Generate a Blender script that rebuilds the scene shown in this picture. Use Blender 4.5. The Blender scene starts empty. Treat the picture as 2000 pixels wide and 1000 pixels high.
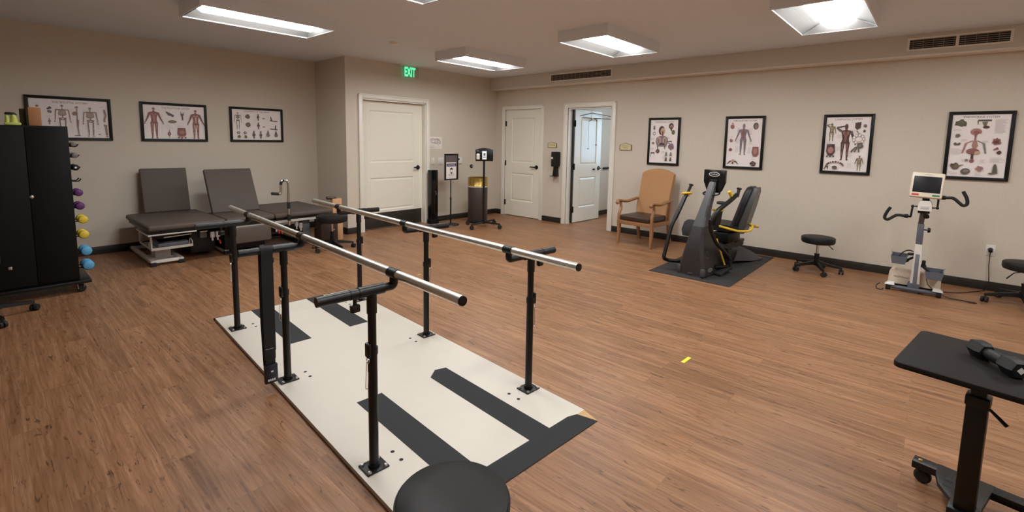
import bpy, bmesh, math, random
from mathutils import Vector, Matrix, Euler
random.seed(7)
SC = bpy.context.scene
COL = SC.collection
PI = math.pi
R_ = math.radians

# ---------------------------------------------------------------- materials
def _new(name):
    m = bpy.data.materials.new(name)
    m.use_nodes = True
    nt = m.node_tree
    return m, nt, nt.nodes['Principled BSDF']

def N(nt, typ, **kw):
    n = nt.nodes.new(typ)
    for k, v in kw.items():
        if k in n.inputs:
            n.inputs[k].default_value = v
        else:
            setattr(n, k, v)
    return n

def srgb(r, g, b):
    f = lambda c: (c/255/12.92) if c/255 <= .04045 else ((c/255+.055)/1.055)**2.4
    return (f(r), f(g), f(b), 1)

def mat(name, rgb, rough=.5, metal=0., var=.06, scale=40., bump=0., spec=.5, stretch=(1, 1, 1), coat=0.):
    """plain procedural surface: colour with a little noise, roughness noise, optional bump"""
    m, nt, b = _new(name)
    c = srgb(*rgb)
    tc = N(nt, 'ShaderNodeTexCoord'); mp = N(nt, 'ShaderNodeMapping'); mp.inputs['Scale'].default_value = stretch
    nt.links.new(tc.outputs['Object'], mp.inputs['Vector'])
    no = N(nt, 'ShaderNodeTexNoise', Scale=scale, Detail=3.)
    nt.links.new(mp.outputs[0], no.inputs['Vector'])
    mx = N(nt, 'ShaderNodeMix', data_type='RGBA')
    mx.inputs[6].default_value = tuple(x*(1-var) for x in c[:3])+(1,)
    mx.inputs[7].default_value = tuple(min(1, x*(1+var)) for x in c[:3])+(1,)
    nt.links.new(no.outputs['Fac'], mx.inputs[0])
    nt.links.new(mx.outputs[2], b.inputs['Base Color'])
    b.inputs['Roughness'].default_value = rough
    b.inputs['Metallic'].default_value = metal
    b.inputs['Specular IOR Level'].default_value = spec
    if coat:
        b.inputs['Coat Weight'].default_value = coat; b.inputs['Coat Roughness'].default_value = .1
    if bump:
        bp = N(nt, 'ShaderNodeBump', Strength=bump, Distance=.002)
        nt.links.new(no.outputs['Fac'], bp.inputs['Height'])
        nt.links.new(bp.outputs[0], b.inputs['Normal'])
    return m

def emit(name, rgb, strength):
    m, nt, b = _new(name)
    b.inputs['Base Color'].default_value = (.8, .8, .8, 1)
    b.inputs['Emission Color'].default_value = rgb+(1,)
    b.inputs['Emission Strength'].default_value = strength
    return m

def floor_material():
    m, nt, b = _new('wood_plank_floor')
    L = nt.links.new
    tc = N(nt, 'ShaderNodeTexCoord'); sp = N(nt, 'ShaderNodeSeparateXYZ'); L(tc.outputs['Object'], sp.inputs[0])
    cb = N(nt, 'ShaderNodeCombineXYZ'); L(sp.outputs['Y'], cb.inputs['X']); L(sp.outputs['X'], cb.inputs['Y'])
    br = N(nt, 'ShaderNodeTexBrick', offset=.37, Scale=1.)
    br.inputs['Color1'].default_value = (0, 0, 0, 1); br.inputs['Color2'].default_value = (1, 1, 1, 1); br.inputs['Mortar'].default_value = (.5, .5, .5, 1)
    br.inputs['Mortar Size'].default_value = .0007; br.inputs['Brick Width'].default_value = 1.22; br.inputs['Row Height'].default_value = .152
    L(cb.outputs[0], br.inputs['Vector'])
    rnd = N(nt, 'ShaderNodeMath', operation='MULTIPLY'); L(br.outputs['Color'], rnd.inputs[0]); rnd.inputs[1].default_value = 37.
    def grain(sx, sy, detail, dist):
        c = N(nt, 'ShaderNodeCombineXYZ')
        a = N(nt, 'ShaderNodeMath', operation='MULTIPLY'); L(sp.outputs['X'], a.inputs[0]); a.inputs[1].default_value = sx
        d = N(nt, 'ShaderNodeMath', operation='MULTIPLY'); L(sp.outputs['Y'], d.inputs[0]); d.inputs[1].default_value = sy
        L(a.outputs[0], c.inputs['X']); L(d.outputs[0], c.inputs['Y']); L(rnd.outputs[0], c.inputs['Z'])
        n = N(nt, 'ShaderNodeTexNoise', Scale=1., Detail=detail, Distortion=dist, Roughness=.62); L(c.outputs[0], n.inputs['Vector'])
        return n
    g1 = grain(30, 1.5, 6., .9); g2 = grain(110, 5., 3., .3); g3 = grain(48, 8., 2.5, 1.2); g4 = grain(60, 2.2, 4., .8)
    cr = N(nt, 'ShaderNodeValToRGB'); e = cr.color_ramp.elements
    e[0].position = .30; e[0].color = srgb(*FLOOR_DARK); e[1].position = .70; e[1].color = srgb(*FLOOR_LIGHT)
    k = cr.color_ramp.elements.new(.5); k.color = srgb(*FLOOR_MID)
    ad = N(nt, 'ShaderNodeMix', data_type='FLOAT'); ad.inputs[0].default_value = .32
    L(g1.outputs['Fac'], ad.inputs[2]); L(g2.outputs['Fac'], ad.inputs[3]); L(ad.outputs[0], cr.inputs[0])
    # dark flecks and knots
    fl = N(nt, 'ShaderNodeMapRange'); fl.inputs['From Min'].default_value = .60; fl.inputs['From Max'].default_value = .72
    L(g3.outputs['Fac'], fl.inputs[0])
    m1 = N(nt, 'ShaderNodeMix', data_type='RGBA'); m1.inputs[7].default_value = srgb(*FLOOR_KNOT)
    fa = N(nt, 'ShaderNodeMath', operation='MULTIPLY'); fa.inputs[1].default_value = .75; L(fl.outputs[0], fa.inputs[0])
    L(fa.outputs[0], m1.inputs[0]); L(cr.outputs[0], m1.inputs[6])
    sr = N(nt, 'ShaderNodeMapRange'); sr.inputs['From Min'].default_value = .54; sr.inputs['From Max'].default_value = .68; sr.inputs['To Max'].default_value = .45
    L(g4.outputs['Fac'], sr.inputs[0]); m0 = N(nt, 'ShaderNodeMix', data_type='RGBA'); m0.inputs[7].default_value = srgb(*FLOOR_STREAK)
    L(sr.outputs[0], m0.inputs[0]); L(m1.outputs[2], m0.inputs[6]); m1 = m0
    # plank to plank tone
    hv = N(nt, 'ShaderNodeHueSaturation'); vm = N(nt, 'ShaderNodeMapRange'); vm.inputs['To Min'].default_value = .88; vm.inputs['To Max'].default_value = 1.1
    L(br.outputs['Color'], vm.inputs[0]); L(vm.outputs[0], hv.inputs['Value']); L(m1.outputs[2], hv.inputs['Color'])
    m2 = N(nt, 'ShaderNodeMix', data_type='RGBA'); m2.inputs[7].default_value = srgb(70, 44, 28)
    sm = N(nt, 'ShaderNodeMath', operation='MULTIPLY'); sm.inputs[1].default_value = .4; L(br.outputs['Fac'], sm.inputs[0])
    L(sm.outputs[0], m2.inputs[0]); L(hv.outputs[0], m2.inputs[6]); L(m2.outputs[2], b.inputs['Base Color'])
    rr = N(nt, 'ShaderNodeMapRange'); rr.inputs['To Min'].default_value = .36; rr.inputs['To Max'].default_value = .5
    L(g1.outputs['Fac'], rr.inputs[0]); L(rr.outputs[0], b.inputs['Roughness'])
    b.inputs['Specular IOR Level'].default_value = .45
    bp = N(nt, 'ShaderNodeBump', Strength=.12, Distance=.001); L(g2.outputs['Fac'], bp.inputs['Height']); L(bp.outputs[0], b.inputs['Normal'])
    return m

def weave(name, rgb1, rgb2, s=260., rough=.85):
    m, nt, b = _new(name)
    tc = N(nt, 'ShaderNodeTexCoord')
    ws = []
    for ax in ('X', 'Z'):
        w = N(nt, 'ShaderNodeTexWave', bands_direction=ax, Scale=s/20, Distortion=2.5); w.inputs['Detail Scale'].default_value = 3.
        nt.links.new(tc.outputs['Object'], w.inputs['Vector']); ws.append(w)
    ml = N(nt, 'ShaderNodeMath', operation='MULTIPLY'); nt.links.new(ws[0].outputs['Fac'], ml.inputs[0]); nt.links.new(ws[1].outputs['Fac'], ml.inputs[1])
    mx = N(nt, 'ShaderNodeMix', data_type='RGBA'); mx.inputs[6].default_value = srgb(*rgb1); mx.inputs[7].default_value = srgb(*rgb2)
    nt.links.new(ml.outputs[0], mx.inputs[0]); nt.links.new(mx.outputs[2], b.inputs['Base Color'])
    b.inputs['Roughness'].default_value = rough; b.inputs['Specular IOR Level'].default_value = .2
    return m

def wall_material(name, rgb):
    """woven vinyl wall covering: fine vertical and horizontal threads"""
    m, nt, b = _new(name)
    tc = N(nt, 'ShaderNodeTexCoord')
    a = N(nt, 'ShaderNodeMapping'); a.inputs['Scale'].default_value = (220, 220, 14)
    c = N(nt, 'ShaderNodeMapping'); c.inputs['Scale'].default_value = (16, 16, 220)
    n1 = N(nt, 'ShaderNodeTexNoise', Scale=1., Detail=2.); n2 = N(nt, 'ShaderNodeTexNoise', Scale=1., Detail=2.)
    for mp, n in ((a, n1), (c, n2)):
        nt.links.new(tc.outputs['Object'], mp.inputs[0]); nt.links.new(mp.outputs[0], n.inputs['Vector'])
    av = N(nt, 'ShaderNodeMath', operation='ADD'); nt.links.new(n1.outputs['Fac'], av.inputs[0]); nt.links.new(n2.outputs['Fac'], av.inputs[1])
    mr = N(nt, 'ShaderNodeMapRange'); mr.inputs['From Min'].default_value = .6; mr.inputs['From Max'].default_value = 1.4; nt.links.new(av.outputs[0], mr.inputs[0])
    mx = N(nt, 'ShaderNodeMix', data_type='RGBA'); cc = srgb(*rgb)
    mx.inputs[6].default_value = tuple(x*.955 for x in cc[:3])+(1,); mx.inputs[7].default_value = tuple(x*1.045 for x in cc[:3])+(1,)
    nt.links.new(mr.outputs[0], mx.inputs[0]); nt.links.new(mx.outputs[2], b.inputs['Base Color'])
    b.inputs['Roughness'].default_value = .62; b.inputs['Specular IOR Level'].default_value = .3
    return m

def woodm(name, rgb1, rgb2, axis='Z', rough=.45):
    m, nt, b = _new(name)
    tc = N(nt, 'ShaderNodeTexCoord'); mp = N(nt, 'ShaderNodeMapping')
    mp.inputs['Scale'].default_value = {'Z': (30, 30, 3), 'X': (3, 30, 30), 'Y': (30, 3, 30)}[axis]
    nt.links.new(tc.outputs['Object'], mp.inputs[0])
    no = N(nt, 'ShaderNodeTexNoise', Scale=1.2, Detail=5., Distortion=.6); nt.links.new(mp.outputs[0], no.inputs['Vector'])
    mx = N(nt, 'ShaderNodeMix', data_type='RGBA'); mx.inputs[6].default_value = srgb(*rgb1); mx.inputs[7].default_value = srgb(*rgb2)
    nt.links.new(no.outputs['Fac'], mx.inputs[0]); nt.links.new(mx.outputs[2], b.inputs['Base Color'])
    b.inputs['Roughness'].default_value = rough
    return m

FLOOR_DARK, FLOOR_MID, FLOOR_LIGHT, FLOOR_KNOT, FLOOR_STREAK = (112, 76, 50), (152, 109, 76), (178, 136, 102), (66, 40, 22), (104, 68, 42)
LIGHT_W = 32.0
M = {}
M['floor'] = floor_material()
M['wall'] = wall_material('woven_wall_covering', (212, 202, 187))
M['ceiling'] = mat('ceiling_paint', (228, 234, 242), .8, var=.02, scale=90)
M['soffit'] = mat('soffit_paint', (216, 210, 200), .7, var=.02, scale=90)
M['soffit_lit'] = mat('soffit_edge_light_tone', (236, 230, 222), .6, var=.02)  # paler than the soffit: floor light on its underside, put into the colour
M['door'] = mat('door_paint', (238, 234, 220), .24, var=.015, scale=20)
M['trim'] = mat('white_trim_paint', (238, 234, 224), .3, var=.015, scale=20)
M['base'] = mat('dark_vinyl_base', (42, 38, 34), .45, var=.08)
M['black'] = mat('black_powder_coat', (15, 15, 16), .4, var=.1, scale=300, bump=.05, spec=.4)
M['gloss'] = mat('black_gloss_plastic', (16, 16, 18), .22, var=.1)
M['rubber'] = mat('black_rubber', (26, 26, 27), .7, var=.15, scale=200, bump=.1)
M['frame'] = mat('black_picture_frame', (12, 13, 12), .45, var=.1, spec=.3)
M['steel'] = mat('brushed_stainless', (222, 219, 212), .36, 1., var=.05, scale=8, stretch=(60, 1, 60))
M['chrome'] = mat('chrome', (222, 220, 216), .12, 1., var=.02)
M['zinc'] = mat('zinc_bolt', (200, 200, 198), .3, .9, var=.05)
M['brass'] = mat('polished_brass', (200, 168, 96), .3, 1., var=.05, scale=10)
M['board'] = mat('white_laminate_board', (218, 212, 200), .4, var=.02, scale=15)
M['boardedge'] = mat('grey_board_edge', (172, 162, 156), .6, var=.05)
M['grit'] = mat('black_grit_strip', (44, 45, 47), .85, var=.25, scale=600, bump=.25)
M['rawwood'] = woodm('raw_plywood', (196, 156, 104), (222, 184, 132), 'X', .6)
M['strap'] = mat('black_webbing', (20, 20, 22), .75, var=.2, scale=400, bump=.15)
M['navy'] = mat('navy_plastic', (22, 24, 44), .4)
M['white'] = mat('white_plastic', (228, 225, 218), .4, var=.02)
M['offwhite'] = mat('warm_white_plastic', (226, 212, 192), .4, var=.02)
M['greyplastic'] = mat('grey_plastic', (118, 122, 130), .45, var=.05)
M['slate'] = mat('slate_grey_plastic', (92, 96, 106), .45, var=.05)
M['taupe'] = mat('taupe_vinyl', (92, 83, 75), .58, var=.05, scale=120, bump=.06, spec=.3)
M['taupe2'] = mat('taupe_vinyl_backrest', (96, 87, 81), .62, var=.05, scale=120, bump=.06, spec=.25)
M['silver'] = mat('silver_paint', (208, 206, 203), .38, .15, var=.03)
M['red'] = mat('red_plastic', (190, 42, 40), .4)
M['green'] = mat('green_plastic', (34, 120, 84), .4)
M['charcoal'] = mat('charcoal_plastic', (48, 45, 45), .42, var=.08, scale=200, bump=.05)
M['charcoal2'] = mat('dark_grey_plastic', (74, 74, 76), .42, var=.06)
M['yellow'] = mat('yellow_paint', (226, 186, 48), .35, var=.03)
M['tan'] = weave('tan_woven_upholstery', (176, 132, 92), (194, 150, 110), s=420.)
M['brownvinyl'] = mat('dark_brown_vinyl', (62, 42, 34), .38, var=.08, scale=120, bump=.05)
M['chairwood'] = woodm('oak_chair_wood', (140, 96, 62), (170, 124, 84), 'Z', .4)
M['cabinet'] = mat('black_cabinet_laminate', (17, 15, 14), .55, var=.1, scale=100, spec=.2)
M['purple'] = mat('purple_vinyl', (92, 44, 104), .45); M['ylw'] = mat('yellow_vinyl', (224, 196, 60), .45); M['blue'] = mat('light_blue_vinyl', (92, 168, 214), .45)
M['greydb'] = mat('grey_vinyl', (112, 106, 102), .5)
M['print_w'] = mat('white_print', (226, 226, 226), .5)
M['lime'] = mat('lime_foam', (206, 220, 110), .6); M['card'] = mat('cardboard', (172, 120, 80), .8, var=.08); M['olive'] = mat('olive_cardboard', (74, 74, 52), .8)
M['trashbrown'] = mat('dark_brown_steel', (70, 58, 54), .4, var=.08, scale=30)
M['cream'] = mat('cream_sign', (214, 202, 160), .5, var=.02); M['signbrown'] = mat('brown_sign_border', (112, 92, 66), .5)
M['paper'] = mat('paper', (232, 224, 216), .55, var=.01); M['pinkpaper'] = mat('chart_paper', (246, 238, 236), .4, var=.01, coat=.1)
for k, c in dict(ink=(92, 84, 84), grey=(132, 126, 126), bone=(150, 124, 112), muscle=(146, 96, 90), mus2=(176, 128, 120), dbrown=(84, 58, 54), olive2=(120, 112, 84), mauve=(140, 122, 134), ltext=(176, 166, 166), skin=(204, 168, 146), navyink=(52, 56, 92), blackink=(24, 24, 26), drab=(98, 92, 78)).items():
    M['i_'+k] = mat('ink_'+k, c, .5, var=.12, scale=160)
M['navypad'] = mat('navy_black_vinyl', (20, 23, 32), .5, var=.1, scale=200, bump=.05)
M['tape'] = mat('yellow_floor_tape', (236, 236, 60), .5)
M['tabletop'] = mat('espresso_laminate', (30, 26, 24), .62, var=.08, scale=60, spec=.15)
M['mat'] = mat('black_equipment_mat', (46, 44, 43), .75, var=.15, scale=400, bump=.15)
M['darkwood'] = woodm('dark_brown_board', (52, 36, 28), (70, 50, 38), 'X', .6)
M['tanwood'] = woodm('tan_pine', (198, 148, 108), (220, 174, 134), 'Z', .55)
M['lens'] = emit('lamp_diffuser', (.985, 1., 1.), LIGHT_W)
M['fixture'] = mat('white_enamel', (230, 234, 240), .45, var=.01)
M['reflector'] = mat('dimmed_enamel_reflector', (118, 116, 114), .6, var=.04, scale=400)  # white enamel coloured grey so the lamplit wings look less bright
M['exit'] = emit('exit_letters', (.0, 1., .45), 1.)
M['lcd'] = mat('dark_lcd', (26, 26, 30), .4, var=.1, spec=.25)
M['tablet'] = emit('tablet_screen', (.50, .66, .72), .32)
M['daywindow'] = emit('daylit_blind', (.40, .68, 1.), 7.)
M['ventdark'] = mat('vent_shadow', (26, 24, 22), .8); M['ventfin'] = mat('vent_fin', (150, 142, 132), .5); M['ventframe'] = mat('vent_frame', (240, 236, 230), .5)
g, nt, b = _new('clear_acrylic'); b.inputs['Base Color'].default_value = (.93, .97, .95, 1); b.inputs['Transmission Weight'].default_value = 1; b.inputs['Roughness'].default_value = .03; b.inputs['IOR'].default_value = 1.12
M['acrylic'] = g

# ---------------------------------------------------------------- mesh builder
def spline(pts, n=6):
    P = [Vector(p) for p in pts]; out = []
    for i in range(len(P)-1):
        p0 = P[max(i-1, 0)]; p1 = P[i]; p2 = P[i+1]; p3 = P[min(i+2, len(P)-1)]
        for k in range(n):
            t = k/n
            out.append(.5*((2*p1)+(-p0+p2)*t+(2*p0-5*p1+4*p2-p3)*t*t+(-p0+3*p1-3*p2+p3)*t**3))
    out.append(P[-1]); return out

def fillet(pts, r, n=5):
    P = [Vector(p) for p in pts]; out = [P[0]]
    for i in range(1, len(P)-1):
        a = P[i-1]-P[i]; c = P[i+1]-P[i]; rr = min(r, a.length*.45, c.length*.45)
        s = P[i]+a.normalized()*rr; e = P[i]+c.normalized()*rr
        for k in range(n+1):
            t = k/n; out.append((1-t)**2*s+2*t*(1-t)*P[i]+t*t*e)
    out.append(P[-1]); return out

class MB:
    def __init__(s): s.bm = bmesh.new(); s.mats = []
    def mi(s, m):
        if m is None: return 0
        if m not in s.mats: s.mats.append(m)
        return s.mats.index(m)
    def _merge(s, b2, m=None, mtx=None):
        if mtx is not None: bmesh.ops.transform(b2, matrix=mtx, verts=b2.verts)
        i = s.mi(m)
        for f in b2.faces: f.material_index = i
        me = bpy.data.meshes.new('t'); b2.to_mesh(me); b2.free(); s.bm.from_mesh(me); bpy.data.meshes.remove(me)
        return s
    def box(s, a, b, m=None, bev=0., seg=2, rot=None, piv=None):
        b2 = bmesh.new(); a = Vector(a); b = Vector(b); c = (a+b)/2; d = b-a
        bmesh.ops.create_cube(b2, size=1., matrix=Matrix.Translation(c) @ Matrix.Diagonal((abs(d.x), abs(d.y), abs(d.z), 1)))
        if bev: bmesh.ops.bevel(b2, geom=b2.edges[:], offset=min(bev, .49*min(abs(d.x), abs(d.y), abs(d.z))), segments=seg, affect='EDGES', profile=.5)
        mt = None
        if rot:
            pv = Vector(piv) if piv else c
            mt = Matrix.Translation(pv) @ Euler(rot).to_matrix().to_4x4() @ Matrix.Translation(-pv)
        return s._merge(b2, m, mt)
    def tube(s, pts, r, m=None, seg=12, cap=True, flat=1.):
        P = [Vector(p) for p in pts]; n = len(P)
        rad = r if isinstance(r, (list, tuple)) else [r]*n
        if len(rad) != n: rad = [rad[0]+(rad[-1]-rad[0])*i/(n-1) for i in range(n)]
        b2 = bmesh.new(); T = []
        for i in range(n):
            t = (P[min(i+1, n-1)]-P[max(i-1, 0)]); T.append(t.normalized())
        up = Vector((0, 0, 1)) if abs(T[0].z) < .9 else Vector((0, 1, 0))
        x = T[0].cross(up).normalized(); rings = []
        for i in range(n):
            x = (x-T[i]*x.dot(T[i])).normalized(); y = T[i].cross(x)
            rings.append([b2.verts.new(P[i]+(x*math.cos(2*PI*k/seg)+y*math.sin(2*PI*k/seg)*flat)*rad[i]) for k in range(seg)])
        for i in range(n-1):
            for k in range(seg):
                b2.faces.new((rings[i][k], rings[i][(k+1) % seg], rings[i+1][(k+1) % seg], rings[i+1][k]))
        if cap: b2.faces.new(rings[0][::-1]); b2.faces.new(rings[-1])
        bmesh.ops.recalc_face_normals(b2, faces=b2.faces)
        return s._merge(b2, m)
    def cyl(s, a, b, r, m=None, seg=20, r2=None): return s.tube([a, b], [r, r if r2 is None else r2], m, seg)
    def lathe(s, prof, c=(0, 0, 0), m=None, seg=32, axis='Z'):
        b2 = bmesh.new(); rings = []
        for r, z in prof:
            if r < 1e-5: rings.append([b2.verts.new((0, 0, z))])
            else: rings.append([b2.verts.new((r*math.cos(2*PI*k/seg), r*math.sin(2*PI*k/seg), z)) for k in range(seg)])
        for A, B in zip(rings, rings[1:]):
            for k in range(seg):
                k2 = (k+1) % seg
                if len(A) == 1 and len(B) == 1: continue
                if len(A) == 1: b2.faces.new((A[0], B[k2], B[k]))
                elif len(B) == 1: b2.faces.new((A[k], A[k2], B[0]))
                else: b2.faces.new((A[k], A[k2], B[k2], B[k]))
        for Rg in (rings[0], rings[-1]):
            if len(Rg) > 1: b2.faces.new(Rg)
        bmesh.ops.recalc_face_normals(b2, faces=b2.faces)
        mt = Matrix.Translation(c)
        if axis == 'Y': mt = mt @ Matrix.Rotation(PI/2, 4, 'X')
        if axis == 'X': mt = mt @ Matrix.Rotation(PI/2, 4, 'Y')
        return s._merge(b2, m, mt)
    def prism(s, poly, a, b, m=None, plane='XZ', bev=0., mtx=None):
        """polygon extruded between a and b on the axis normal to its plane"""
        f = {'XZ': lambda p, t: (p[0], t, p[1]), 'XY': lambda p, t: (p[0], p[1], t), 'YZ': lambda p, t: (t, p[0], p[1])}[plane]
        b2 = bmesh.new(); A = [b2.verts.new(f(p, a)) for p in poly]; B = [b2.verts.new(f(p, b)) for p in poly]; n = len(poly)
        b2.faces.new(A); b2.faces.new(B[::-1])
        for k in range(n): b2.faces.new((A[k], B[k], B[(k+1) % n], A[(k+1) % n]))
        bmesh.ops.recalc_face_normals(b2, faces=b2.faces)
        if bev: bmesh.ops.bevel(b2, geom=b2.edges[:], offset=bev, segments=2, affect='EDGES', profile=.5)
        return s._merge(b2, m, mtx)
    def loft(s, secs, m=None, cap=True):
        b2 = bmesh.new(); Rg = [[b2.verts.new(p) for p in q] for q in secs]; n = len(secs[0])
        for A, B in zip(Rg, Rg[1:]):
            for k in range(n): b2.faces.new((A[k], A[(k+1) % n], B[(k+1) % n], B[k]))
        if cap: b2.faces.new(Rg[0][::-1]); b2.faces.new(Rg[-1])
        bmesh.ops.recalc_face_normals(b2, faces=b2.faces)
        return s._merge(b2, m)
    def ball(s, c, r, m=None, seg=16):
        b2 = bmesh.new(); bmesh.ops.create_uvsphere(b2, u_segments=seg, v_segments=seg//2+2, radius=1.)
        rr = r if isinstance(r, (tuple, list)) else (r, r, r)
        return s._merge(b2, m, Matrix.Translation(c) @ Matrix.Diagonal((*rr, 1)))
    def faces(s, polys, m=None):
        b2 = bmesh.new()
        for p in polys: b2.faces.new([b2.verts.new(v) for v in p])
        return s._merge(b2, m)
    def text(s, body, cx, cz, w, y, m=None, h=None, bold=0.):
        """flat lettering in the XZ plane at depth y, fitted to width w"""
        cu = bpy.data.curves.new('t', 'FONT'); cu.body = body; cu.align_x = 'CENTER'; cu.resolution_u = 2; cu.offset = bold
        o = bpy.data.objects.new('t', cu); COL.objects.link(o)
        me = o.to_mesh(); b2 = bmesh.new(); b2.from_mesh(me); o.to_mesh_clear()
        bpy.data.objects.remove(o); bpy.data.curves.remove(cu)
        if not b2.verts: b2.free(); return s
        xs = [v.co.x for v in b2.verts]; ys = [v.co.y for v in b2.verts]
        k = w/(max(xs)-min(xs)); kz = k if h is None else h/(max(ys)-min(ys)); mx = (max(xs)+min(xs))/2; my = (max(ys)+min(ys))/2
        for v in b2.verts: v.co = Vector((cx+(v.co.x-mx)*k, y, cz+(v.co.y-my)*kz))
        for fc in b2.faces:
            fc.normal_update()
            if fc.normal.y > 0: fc.normal_flip()
        return s._merge(b2, m)
    def obj(s, name, m=None, parent=None, smooth=True, ang=35, loc=None, rot=None):
        me = bpy.data.meshes.new(name); s.bm.to_mesh(me); s.bm.free()
        ms = s.mats if s.mats else [m]
        if s.mats and m is not None and m not in s.mats: pass
        for x in ms: me.materials.append(M[x] if isinstance(x, str) else x)
        if smooth:
            me.polygons.foreach_set('use_smooth', [True]*len(me.polygons)); me.set_sharp_from_angle(angle=R_(ang))
        o = bpy.data.objects.new(name, me); COL.objects.link(o)
        if parent: o.parent = parent
        if loc: o.location = loc
        if rot: o.rotation_euler = rot
        return o

def thing(name, label, cat, loc=(0, 0, 0), rz=0, group=None):
    o = bpy.data.objects.new(name, None); o.empty_display_size = .1; COL.objects.link(o)
    o.location = loc; o.rotation_euler = (0, 0, rz)
    o['label'] = label; o['category'] = cat
    if group: o['group'] = group
    return o
def tag(o, label, cat, group=None):
    o['label'] = label; o['category'] = cat
    if group: o['group'] = group
    return o
def struct(o): o['kind'] = 'structure'; return o
def copy_thing(root, loc, rz, label, name=None):
    r = root.copy(); COL.objects.link(r); r.location = loc; r.rotation_euler = (0, 0, rz); r['label'] = label
    for ch in list(root.children):
        c = ch.copy(); COL.objects.link(c); c.parent = r
        for g_ in list(ch.children):
            d = g_.copy(); COL.objects.link(d); d.parent = c
    return r

# ---------------------------------------------------------------- measured layout (metres)
H = 1.46
XR, YD, YL, XJ, HC = 6.92, 6.57, 7.50, 3.675, 2.65
RW = -PI/2            # yaw of things on the right wall: their front looks to -X
X0, Y0 = -1.9, -3.2   # hidden ends of the room

# ---------------------------------------------------------------- camera
cam = bpy.data.cameras.new('camera'); co = bpy.data.objects.new('camera', cam); COL.objects.link(co)
Rm = ((0.6680678, -0.7438964, 0.0174232), (-0.0702192, -0.0863376, -0.9937882), (0.7407798, 0.6626945, -0.1099152))
mw = Matrix(((Rm[0][0], -Rm[1][0], -Rm[2][0], 0), (Rm[0][1], -Rm[1][1], -Rm[2][1], 0), (Rm[0][2], -Rm[1][2], -Rm[2][2], H), (0, 0, 0, 1)))
co.matrix_world = mw
cam.sensor_width = 36; cam.lens = 928.676/2000*36
cam.shift_x = (1000-995.34)/2000; cam.shift_y = -(500-377.53)/2000
cam.clip_start = .05
SC.camera = co

# ---------------------------------------------------------------- room shell
struct(MB().box((X0-.1, Y0-.1, -.1), (9.4, YL+.1, 0)).obj('floor', 'floor'))
struct(MB().box((X0-.1, Y0-.1, HC), (XR+.12, YL+.1, HC+.1)).obj('ceiling', 'ceiling'))
D3 = (3.995, 4.845, 2.035); D2 = (5.445, 6.325, 2.045)
w = MB()
for a, b_ in (((Y0, 0), (D3[0], HC)), ((D3[0], D3[2]), (D3[1], HC)), ((D3[1], 0), (D2[0], HC)), ((D2[0], D2[2]), (D2[1], HC)), ((D2[1], 0), (YD+.12, HC))):
    w.box((XR, a[0], a[1]), (XR+.12, b_[0], b_[1]))
struct(w.obj('wall_right', 'wall', smooth=False))
BD = (3.95, 5.155, 2.06)
w = MB()
for a, b_ in (((XJ, 0), (BD[0], HC)), ((BD[0], BD[2]), (BD[1], HC)), ((BD[1], 0), (XR, HC))):
    w.box((a[0], YD, a[1]), (b_[0], YD+.13, b_[1]))
struct(w.obj('wall_back', 'wall', smooth=False))
struct(MB().box((XJ, YD+.13, 0), (XJ+.1, YL+.1, HC)).obj('wall_jog', 'wall', smooth=False))
struct(MB().box((X0, YL, 0), (XJ, YL+.1, HC)).obj('wall_left', 'wall', smooth=False))
struct(MB().box((X0-.1, Y0, 0), (X0, YL+.1, HC)).obj('wall_west', 'wall', smooth=False))
struct(MB().box((X0-.1, Y0-.1, 0), (XR+.12, Y0, HC)).obj('wall_front', 'wall', smooth=False))
struct(MB().box((6.715, Y0, 2.435), (XR, 6.57, HC), bev=.004).obj('trim_1', 'soffit'))
struct(MB().box((6.70, Y0, 2.425), (XR, 6.57, 2.437), bev=.002).obj('trim_lit_underside', 'soffit_lit'))  # thin added board, its pale colour imitates bounce light under the soffit
bh, bt = .095, .012
def base(name, segs):
    w = MB()
    for a, b_ in segs: w.box(a, b_, bev=.003)
    return struct(w.obj(name, 'base'))
base('baseboard_right', [((XR-bt, Y0, 0), (XR, 3.925, bh)), ((XR-bt, 4.935, 0), (XR, 5.37, bh)), ((XR-bt, 6.40, 0), (XR, YD-bt, bh))])
base('baseboard_back', [((XJ-bt, YD-bt, 0), (3.885, YD, bh)), ((5.22, YD-bt, 0), (XR-bt, YD, bh))])
base('baseboard_jog', [((XJ-bt, YD, 0), (XJ, YL-bt, bh))])
base('baseboard_left', [((X0, YL-bt, 0), (XJ-bt, YL, bh))])
# room seen through the open door
struct(MB().box((XR+.12, 4.97, 0), (9.4, 5.07, 2.5)).obj('wall_sideroom', 'wall', smooth=False))
struct(MB().box((XR+.12, 1.9, 0), (9.4, 2.0, 2.5)).obj('wall_sideroom_south', 'wall', smooth=False))
w = MB()
for a, b_ in (((2.0, 0), (3.0, 2.5)), ((4.1, 0), (4.97, 2.5)), ((3.0, 0), (4.1, 1.0)), ((3.0, 2.15), (4.1, 2.5))):
    w.box((9.3, a[0], a[1]), (9.4, b_[0], b_[1]))
struct(w.obj('wall_sideroom_east', 'wall', smooth=False))
struct(MB().box((XR+.12, 1.9, 2.5), (9.4, 5.07, 2.6)).obj('ceiling_sideroom', 'ceiling', smooth=False))
base('baseboard_sideroom', [((XR+.13, 4.958, 0), (9.3, 4.97, bh))])
win = struct(MB().box((9.36, 3.0, 1.0), (9.37, 4.1, 2.15)).obj('window_1', 'daywindow', smooth=False))
wf = MB()
for z in [1.0+.05*i for i in range(24)]: wf.box((9.335, 3.0, z), (9.358, 4.1, z+.012))
wf.obj('blind_slat', 'white', parent=win)
rail = MB(); rail.tube([(8.33, 4.945, .945), (8.60, 4.945, .945)], .02)
for x in (8.36, 8.57): rail.cyl((x, 4.945, .945), (x, 4.97, .945), .014)
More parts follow.
